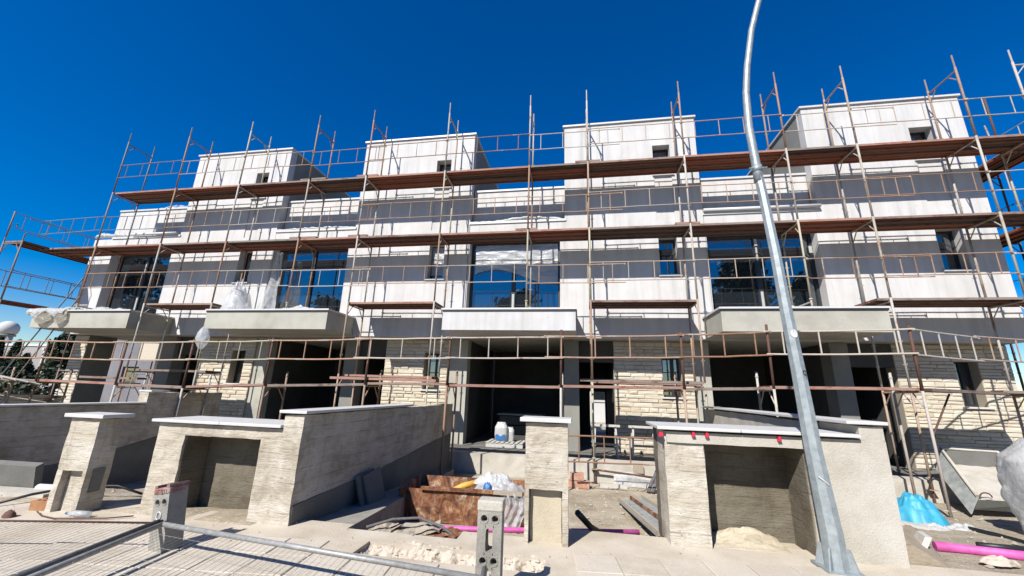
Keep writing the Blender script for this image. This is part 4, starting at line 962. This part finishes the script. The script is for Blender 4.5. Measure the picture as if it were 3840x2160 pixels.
def hangbag(u, v):
    a = 2*math.pi*u; r = .03+.15*math.sin(math.pi*min(1, v*1.02))**.7*(1+.2*fbm(math.cos(a)*2, v*3, 4)); return (-10.62+r*math.cos(a)+.04*v, 9.62+r*.8*math.sin(a), 1.52-.62*v+.02*math.sin(a*3))
build('plastic_bag', MB().grid(hangbag, 24, 18), 'plastic', label='clear plastic bag hanging under the left corner of the second balcony', cat='plastic bag', loc=(-10.6, 9.6, 1.5))
def film3(u, v):
    x = lerp(-3.18, -.62, u); z = lerp(4.42, lerp(3.15, 3.62, .5+.5*math.sin(u*4.4+.5)), v)
    return (x, 11.375+.004*math.sin((u*2.2+v*1.1)*13)-.02*v*math.sin(u*7)+.016*fbm(u*2.2+v*1.5, v*7-u*5, 2)+.006*fbm(u*14, v*14, 5), z)
build('plastic_film', MB().grid(film3, 60, 24), 'film', label='wrinkled protective film taped over the top of the third sliding window', cat='plastic film', loc=(-1.9, 11.38, 3.8))
build('plastic_film', MB().grid(lambda u, v: (lerp(-4.60, -4.17, u), 11.33+.01*math.sin(v*17+u*9), lerp(3.45, 4.38, v)), 8, 16), 'film', label='blue white film over the slit window left of the white balcony', cat='plastic film', loc=(-4.4, 11.33, 3.5))
for j, (x0, x1, a, lab) in enumerate(((-10.35, -7.3, .09, 'clear plastic sheet lying on the ledge above the second sliding window'), (-3.5, -.45, .11, 'rolled plastic sheet sagging along the ledge above the third sliding window'), (-18.0, -16.4, .2, 'white plastic bunched on the ledge at the left end of the terrace'))):
    def lf(u, v, x0=x0, x1=x1, a=a, j=j):
        t = 2*math.pi*v; r = a*(.45+.55*abs(fbm(u*7, j, 3)))*(.4+.6*math.sin(math.pi*u)**.4); return (lerp(x0, x1, u), 11.13+r*math.cos(t)*.8, LED+.075+r*(.75+math.sin(t)*.75)-.05*math.sin(u*7)*(j == 1))
    build('plastic_sheet', MB().grid(lf, 60, 10), 'bag', label=lab, cat='plastic sheet', loc=((x0+x1)/2, 11.1, LED+.07))
build('plastic_pipe', MB().tube([(3.52, 11.03, LED+.125), (6.5, 11.02, LED+.115)], .05, 10), 'cap', label='white plastic pipe lying on the ledge above the rightmost sliding window', cat='pipe', loc=(5, 11.03, LED+.07))
build('plastic_pipe', MB().tube([(-16.2, 11.03, LED+.125), (-14.25, 11.02, LED+.115)], .05, 10), 'cap', label='white plastic pipe lying on the ledge of the leftmost house', cat='pipe', loc=(-15, 11.03, LED+.07))
build('plastic_sheet', MB().grid(lambda u, v: (lerp(-16.7, -14.6, u), 11.55+.15*v, 6.36+.22*math.sin(u*2.6)*(v+.3)+.07*fbm(u*6, v*4, 3)), 30, 6), 'plastic', label='clear plastic ruffled on top of the leftmost terrace parapet', cat='plastic sheet', loc=(-15.6, 11.6, 6.36))

# ------------------------------------------------------------------ right garden
heap('plastic_bag', 'bright blue plastic bag heaped beside the right wall', 'bag', 'tarp', 5.24, 7.95, .36, .33, -1.80, .37, 4.4, 30, .9, .30)
for i, (x, y, lab) in enumerate(((5.05, 7.42, 'flattened white paper bag in front of the blue plastic bag, left'), (5.55, 7.5, 'flattened white paper bag in front of the blue plastic bag, right'))):
    heap('paper_bag', lab, 'bag', 'bag', x, y, .27, .14, -1.80, .10, 3+i, 14, .5, .5, 'flattened paper bags')
build('hose', MB().tube([(5.55, 7.45, -1.72), (5.62, 7.1, -1.70), (5.6, 6.7, -1.67), (5.42, 6.35, -1.63), (5.1, 6.1, -1.58), (4.85, 6.06, -1.57), (4.6, 6.12, -1.58)], .033, 10), 'black', label='black hose curling on the soil between blue bag and pink pipe', cat='hose', loc=(5.2, 6.6, -1.7))
build('pink_pipe', MB().tube([(3.98, 5.86, -1.56), (4.7, 5.72, -1.55), (5.4, 5.6, -1.55)], .05, 12), 'pink', label='short pink plastic pipe at the lower right edge', cat='pipe', loc=(4.6, 5.7, -1.6))
fb = thing('formwork_corner', 'grey timber formwork boards beside the right end of the niche wall', 'formwork', (3.45, 5.6, -1.5))
build('board', MB().hexa([(3.14, 5.02, -1.52), (3.50, 5.02, -1.52), (4.02, 6.0, -1.55), (3.9, 6.03, -1.55), (3.12, 5.02, -1.30), (3.16, 5.02, -1.30), (3.88, 6.0, -1.38), (3.84, 6.03, -1.38)]), 'wood', fb)
build('board', MB().obox((3.62, 6.02, -1.36), (.36, -.10, -.03), (.02, .06, 0), (0, 0, .014)), 'paintwood', fb)
build('board', MB().obox((3.50, 5.35, -1.42), (.03, .10, 0), (.025, -.01, 0), (.06, 0, .10)), 'paintwood', fb)
build('clay_block', MB().obox((4.55, 5.2, -1.47), (.16, -.03, 0), (.02, .08, 0), (0, 0, .045)), 'clay', label='orange clay tile piece under the pink pipe at the right', cat='brick', loc=(4.55, 5.2, -1.5))
heap('rubble_lump', 'grey concrete lump at the lower right corner', 'rubble', 'midgrey', 5.0, 5.0, .3, .2, -1.52, .22, 9.2, 14)
heap('rubble_lump', 'pale stone lump between pink pipe and wall', 'rubble', 'rubble', 4.15, 5.32, .17, .08, -1.53, .06, 3.7, 14)
build('paper_scrap', MB().grid(lambda u, v: (4.22+.11*u, 4.72+.07*v, -1.49+.03*fbm(u*3, v*3, 1)+.01), 5, 4), 'redclip', label='small red scrap on the footpath at lower right', cat='scrap', loc=(4.25, 4.75, -1.5))
# mixing tub standing against the terrace
tb = thing('mixing_tub', 'tilted steel mortar tub with dried pale mortar right of the blue bag', 'tub', (7.4, 9.5, -1.85))
pa_, pb_, pc_, pd_ = Vector((7.42, 10.2, -.87)), Vector((6.95, 9.0, -1.545)), Vector((6.74, 8.95, -1.83)), Vector((7.16, 10.1, -1.24))
pe_, pf_ = Vector((8.42, 10.2, -.89)), Vector((7.95, 8.95, -1.53)); dn = Vector((-.05, 0, -.34))
build('side_panel', MB().hexa([pc_, pc_+Vector((.02, 0, 0)), pd_+Vector((.02, 0, 0)), pd_, pb_, pb_+Vector((.02, 0, 0)), pa_+Vector((.02, 0, 0)), pa_]), 'formply', tb)
build('side_panel', MB().hexa([pf_+dn, pf_+dn+Vector((.02, 0, 0)), pe_+dn+Vector((.02, 0, 0)), pe_+dn, pf_, pf_+Vector((.02, 0, 0)), pe_+Vector((.02, 0, 0)), pe_]), 'rust', tb)
fl = lambda p, z: p+Vector((0, 0, z))
build('tub_floor', MB().grid(lambda u, v: fl(pb_, -.05).lerp(fl(pf_, -.05), u).lerp(fl(pa_, -.30).lerp(fl(pe_, -.30), u), v)+Vector((0, 0, .02*fbm(u*5, v*5, 2))), 14, 10, False), 'conc', tb)
build('back_panel', MB().hexa([fl(pa_, -.4), fl(pe_, -.4), fl(pe_, -.4)+Vector((0, .02, 0)), fl(pa_, -.4)+Vector((0, .02, 0)), pa_, pe_, pe_+Vector((0, .02, 0)), pa_+Vector((0, .02, 0))]), 'midgrey', tb)
build('rim', MB().tube([pb_, pa_, pe_, pf_], .03, 8), 'conc', tb)
build('front_panel', MB().hexa([pc_+Vector((.05, .12, .05)), pf_+dn+Vector((0, .12, .1)), pf_+dn+Vector((0, .14, .1)), pc_+Vector((.05, .14, .05)), fl(pb_, -.055), fl(pf_, -.055), fl(pf_, -.055)+Vector((0, .03, 0)), fl(pb_, -.055)+Vector((0, .03, 0))]), 'midgrey', tb)
build('handle', MB().tube([pb_+Vector((.02+.09*(1-math.cos(t*.45)), -.02, .07*math.sin(t*.45))) for t in range(8)], .012, 6), 'tubed', tb)
def bulk(u, v):
    a = 2*math.pi*u; r = .52*(.80+.32*math.sin(math.pi*min(1, .12+v*.8))-.30*max(0, v-.8)/.2); e = lambda t: math.copysign(abs(t)**.75, t)
    n = 1+.13*fbm(math.cos(a)*1.6, math.sin(a)*1.6+v*3, 4)+.045*abs(fbm(math.cos(a)*5, math.sin(a)*5+v*4, 8))+.03*math.sin(a*7+v*6)
    return (6.72+e(math.cos(a))*r*n, 7.2+e(math.sin(a))*r*n, -1.82+1.34*v-.05*math.sin(a*2)*v)
build('bulk_bag', MB().grid(bulk, 90, 54), 'bag', label='big white bulk bag at the right edge of the picture', cat='bulk bag', loc=(6.72, 7.2, -1.82))

# ------------------------------------------------------------------ left foreground bits
hb_ = thing('hollow_brick', 'orange hollow brick on the ground at the foot of the left pillar', 'brick', (-6.22, 4.2, -1.5))
R = Matrix.Rotation(.15, 3, 'Z'); cen = Vector((-6.25, 4.22, -1.51))
m_ = MB().cells([-.13, -.095, -.055, -.03, .01, .035, .075, .13], [-.09, -.065, -.02, .015, .06, .09], lambda x, y: not (any(a < x < b for a, b in ((-.095, -.055), (-.03, .01), (.035, .075))) and any(a < y < b for a, b in ((-.065, -.02), (.015, .06)))), .10, 0, lambda u, v, w: R @ Vector((u, v, w))+cen)
build('brick_body', m_, 'clay', hb_)
build('cable', MB().tube([(-6.14, 4.05, -1.49), (-5.95, 3.97, -1.495), (-5.7, 3.93, -1.495), (-5.45, 4.0, -1.495), (-5.2, 4.08, -1.495), (-5.0, 4.2, -1.49)], .007, 7), 'tubed', label='thin brown cable lying across the footpath by the left pillar', cat='cable', loc=(-5.7, 4.0, -1.5))
build('hose', MB().tube([(-6.9, 4.05, -1.49), (-6.75, 4.35, -1.42), (-6.55, 4.7, -1.38), (-6.2, 4.9, -1.40), (-5.9, 5.0, -1.5)], .016, 8), 'black', label='black hose arching on the ground left of the left pillar', cat='hose', loc=(-6.5, 4.6, -1.5))
bt = thing('plastic_bottle', 'empty clear water bottle lying beside the left pillar', 'bottle', (-5.55, 4.08, -1.47))
build('bottle_body', MB().tube([(-5.70, 4.05, -1.475), (-5.66, 4.055, -1.475), (-5.62, 4.06, -1.475), (-5.45, 4.08, -1.475)], [.012, .014, .032, .032], 12), 'film', bt)
build('bottle_cap', MB().tube([(-5.725, 4.047, -1.475), (-5.70, 4.05, -1.475)], .014, 10), 'bluebit', bt)
build('white_pipe', MB().tube([(-7.25, 4.72, -1.46), (-6.45, 4.85, -1.47)], .055, 12), 'cap', label='white plastic pipe lying on the ground behind the hollow brick', cat='pipe', loc=(-6.8, 4.8, -1.5))
build('concrete_slab', MB().obox((-7.75, 4.72, -1.36), (.42, .02, 0), (.0, .04, .02), (.0, -.03, .19)), 'midgrey', label='concrete slab standing on edge at the left picture border', cat='slab', loc=(-7.75, 4.72, -1.55))
build('concrete_slab', MB().obox((-7.35, 4.58, -1.53), (.55, .04, 0), (.0, .12, 0), (0, 0, .07)), 'conc', label='low concrete slab lying in front of the upright slab at left', cat='slab', loc=(-7.35, 4.58, -1.6))
heap('rubble_lump', 'dark red scrap lump on the footpath at the left border', 'rubble', 'tubed', -6.25, 3.88, .07, .05, -1.515, .07, 5.1, 10)
# rubble and chips scattered on soil and footpath
r9 = random.Random(31); mb = MB()
def chip(p, s):
    i = len(mb.v); a = r9.uniform(0, 6.28)
    for k, (x, y, z) in enumerate(((1, 0, 0), (.2, .9, .1), (-.9, .4, 0), (-.5, -.8, .05), (.6, -.7, 0), (.1, .05, .7))):
        q = Vector((x*r9.uniform(.6, 1.3), y*r9.uniform(.6, 1.2), z*r9.uniform(.5, 1.3)))*s; q.rotate(Matrix.Rotation(a, 3, 'Z')); mb.v.append(tuple(Vector(p)+q))
    for k in range(5): mb.f.append((i+k, i+(k+1) % 5, i+5)); mb.sm.append(False)
for _ in range(2600):
    t = r9.random()
    if t < .40: x, y = r9.uniform(-.3, 2.75), r9.uniform(5.3, 10.0)
    elif t < .6: x, y = r9.uniform(3.1, 7.5), r9.uniform(5.1, 9.8)
    elif t < .75: x, y = r9.uniform(-9.8, -5.0), r9.uniform(4.6, 9.5)
    elif t < .87: x, y = r9.uniform(-3.2, -.3), r9.uniform(4.55, 6.3)
    else:
        x, y = r9.uniform(-8, 5), r9.uniform(3.4, 4.85)
        if not pav_ok(x, y): continue
        if r9.random() < .45: continue
        chip((x, y, -1.50), r9.uniform(.004, .014)); continue
    chip((x, y, soil_z(x, y)+.035*fbm(x, y, 0, 2.2)), r9.choice((.008, .01, .012, .016, .022, .035))*r9.uniform(.6, 1.3))
build('gravel', mb, 'stonechip', kind='stuff')
mb = MB()
for _ in range(300):
    u, v = r9.random(), r9.random(); p = trench(u, v); chip((p[0], p[1], p[2]-.004), r9.choice((.008, .01, .014, .02, .03))*r9.uniform(.7, 1.2))
build('trench_rubble', mb, 'rubble', kind='stuff')

# ------------------------------------------------------------------ background
def leaf_crown(mb, shape, n, size, seed):
    r = random.Random(seed)
    for _ in range(n):
        p = shape(r); d = Vector((r.gauss(0, 1), r.gauss(0, 1), r.gauss(0, 1))).normalized(); a = d.orthogonal().normalized(); b = d.cross(a); s = size*r.uniform(.5, 1.4)
        mb.face([p+a*s, p+b*s*.7, p-a*s, p-b*s*.7])
def cypress(label, x, y, z0, h, w, seed):
    t = thing('cypress_tree', label, 'tree', (x, y, z0), 'cypress trees behind the left wall')
    build('trunk', MB().tube([(x, y, z0), (x, y, z0+h*.9)], [.12, .03], 7), 'bark', t)
    def sh(r):
        k = r.random()**.8; zz = z0+.2+k*(h-.2); rad = w*(.35+.65*math.sin(math.pi*min(1, .25+k*.7)))*(1-k**3)*(1+.25*math.sin(zz*3+seed)); a = r.uniform(0, 6.28); q = rad*(.55+.45*r.random())
        return Vector((x+math.cos(a)*q, y+math.sin(a)*q, zz+r.uniform(-.1, .1)))
    mb = MB(); leaf_crown(mb, sh, 2600, .12, seed); build('crown', mb, 'cypress', t)
cypress('dark cypress at the far left edge below the white dome tower', -34.5, 18.4, -2, 4.2, .85, 1)
cypress('dark cypress right of the dome tower, second from the left', -31.6, 17.6, -2, 3.9, .75, 2)
cypress('wide dark cypress just left of the stone pier', -24.6, 15.4, -2, 4.6, 1.0, 3)
cypress('low dark cypress between the pier and the pergola', -27.2, 15.6, -2, 3.0, .8, 5)
cypress('dark cypress seen through the open left carport', -21.2, 19.5, -2, 3.9, 1.0, 4)
def house(label, x0, x1, y0, y1, z1, mat, wins, group=None):
    t = thing('far_house', label, 'house', ((x0+x1)/2, y0, -2), group)
    build('wall', MB().wall(x0, x1, -2, z1, wins, y0, y0+.4), mat, t); build('wall', B(x0, x0+.4, y0+.41, y1, -2, z1), mat, t); build('wall', B(x1-.4, x1, y0+.41, y1, -2, z1), mat, t)
    build('roof', B(x0-.1, x1+.1, y0-.1, y1, z1+.001, z1+.25), 'bgwhite', t)
    for a, b, c, d in wins:
        w = build('window', B(a, b, y0+.2, y0+.26, c, d), 'frame', t); build('pane', B(a+.1, b-.1, y0+.17, y0+.199, c+.1, d-.1), 'glass', w); build('sill', B(a-.1, b+.1, y0-.08, y0-.002, c-.12, c-.02), 'bgwhite', w)
    return t
house('low white flat roofed house behind the cypresses on the left', -61, -48.5, 33, 45, 3.1, 'bggrey', [(-58, -56.2, -.3, 1.1), (-53.5, -51.5, -.3, 1.1)])
house('bright white house block beside the cypress at left', -53.0, -47.0, 31.5, 32.9, 2.6, 'bgwhite', [(-51.6, -50.2, -.6, .5)])
house('grey mauve house seen through the open left carport', -35, -20, 24, 30, 3.6, 'bgpurple', [(-32.6, -31.2, -.4, .9), (-29.4, -28, -.4, .9), (-25, -23.4, -.4, .9)])
house('pale house behind the doorway of the third townhouse', -4, 6, 30, 36, 3.0, 'bgwhite', [(.8, 1.8, -.4, .8), (2.4, 3.4, -.4, .8)])
dt = thing('dome_tower', 'white dome topped tower far away at the left edge', 'tower', (-93.5, 50, -2))
build('shaft', MB().tube([(-93, 50, -2), (-93, 50, 6.7)], .85, 20), 'bgwhite', dt)
build('gallery', MB().tube([(-93, 50, 6.3), (-93, 50, 6.55)], 1.1, 20), 'bggrey', dt)
build('dome', MB().tube([(-93, 50, 6.56), (-93, 50, 6.8), (-93, 50, 7.4), (-93, 50, 7.95), (-93, 50, 8.4), (-93, 50, 8.65), (-93, 50, 8.75)], [.9, 1.15, 1.28, 1.22, .9, .5, .1], 24), 'bgwhite', dt)
pg = thing('pergola_roof', 'slatted pale pergola roof corner at the left edge above the wall', 'pergola', (-16.5, 7.6, -1.9))
for i in range(5): build('slat', MB().obox((-15.6-.02*i, 7.55+.26*i, .18-.045*i+.0), (1.5, .1, -.22), (0, .115, -.03), (0, 0, .012)), 'roof', pg)
build('post', MB().tube([(-14.5, 8.2, -2.1), (-14.5, 8.2, -.12)], .05, 8), 'wood', pg); build('post', MB().tube([(-16.8, 8.2, -2.1), (-16.8, 8.2, .2)], .05, 8), 'wood', pg)
build('beam', MB().obox((-15.6, 7.5, .12), (1.5, .1, -.22), (0, .04, 0), (0, 0, .05)), 'tubed', pg)
# trees across the road, seen mirrored in the windows
def pine(label, x, y, h, w, seed):
    t = thing('pine_tree', label, 'tree', (x, y, -1.9), 'trees across the road')
    mb = MB().tube([(x, y, -1.95), (x+.2, y, h*.4), (x-.1, y+.1, h*.85)], [.32, .22, .07], 8); r = random.Random(seed)
    cl = []
    for k in range(34):
        f = r.random(); zz = h*(.10+.85*f); a = r.uniform(0, 6.28); q = w*(1-f*.72)*r.uniform(.35, 1); c = Vector((x+math.cos(a)*q, y+math.sin(a)*q, zz)); cl.append((c, w*.33*r.uniform(.7, 1.25)*(1-.4*f)))
        mb.tube([(x, y, zz-.6), tuple(c)], [.07, .02], 5)
    build('trunk', mb, 'bark', t)
    def sh(rr_):
        c, s = rr_.choice(cl); v = Vector((rr_.gauss(0, 1), rr_.gauss(0, 1), rr_.gauss(0, .7)))*.5; return c+v*s*1.5
    mb = MB(); leaf_crown(mb, sh, 9000, .30, seed); build('crown', mb, 'pine', t)
pine('pine across the road mirrored in the third sliding window', -7.2, -21, 11.0, 3.3, 11)
pine('broad pine across the road mirrored in the left half of the rightmost sliding window', 16.8, -20, 15.0, 4.6, 12)
pine('pine across the road mirrored in the right half of the rightmost sliding window', 23.5, -20.5, 13.0, 3.6, 16)
pine('pine across the road mirrored at the right of the second sliding window', -31.4, -22, 11.2, 2.9, 13)
pine('wide dark pine across the road mirrored in the leftmost sliding window', -58, -19, 16, 8.0, 14)
pine('small pine across the road mirrored at the left of the second sliding window', -38.8, -22, 10.2, 2.2, 15)

ts = thing('timber_stack', 'stack of yellow timber battens behind the left wall', 'timber stack', (-15.6, 9.4, -2.0))
for k in range(9): build('batten', B(-16.9+.02*(k % 3), -14.6-.05*(k % 4), 9.1+.0+.14*(k % 3), 9.22+.14*(k % 3), -.74+.08*(k//3)-.0, -.67+.08*(k//3)), 'wood', ts)
for x in (-16.4, -15.0): build('support', B(x-.1, x+.1, 9.1, 9.5, -2.1, -.745), 'wood', ts)
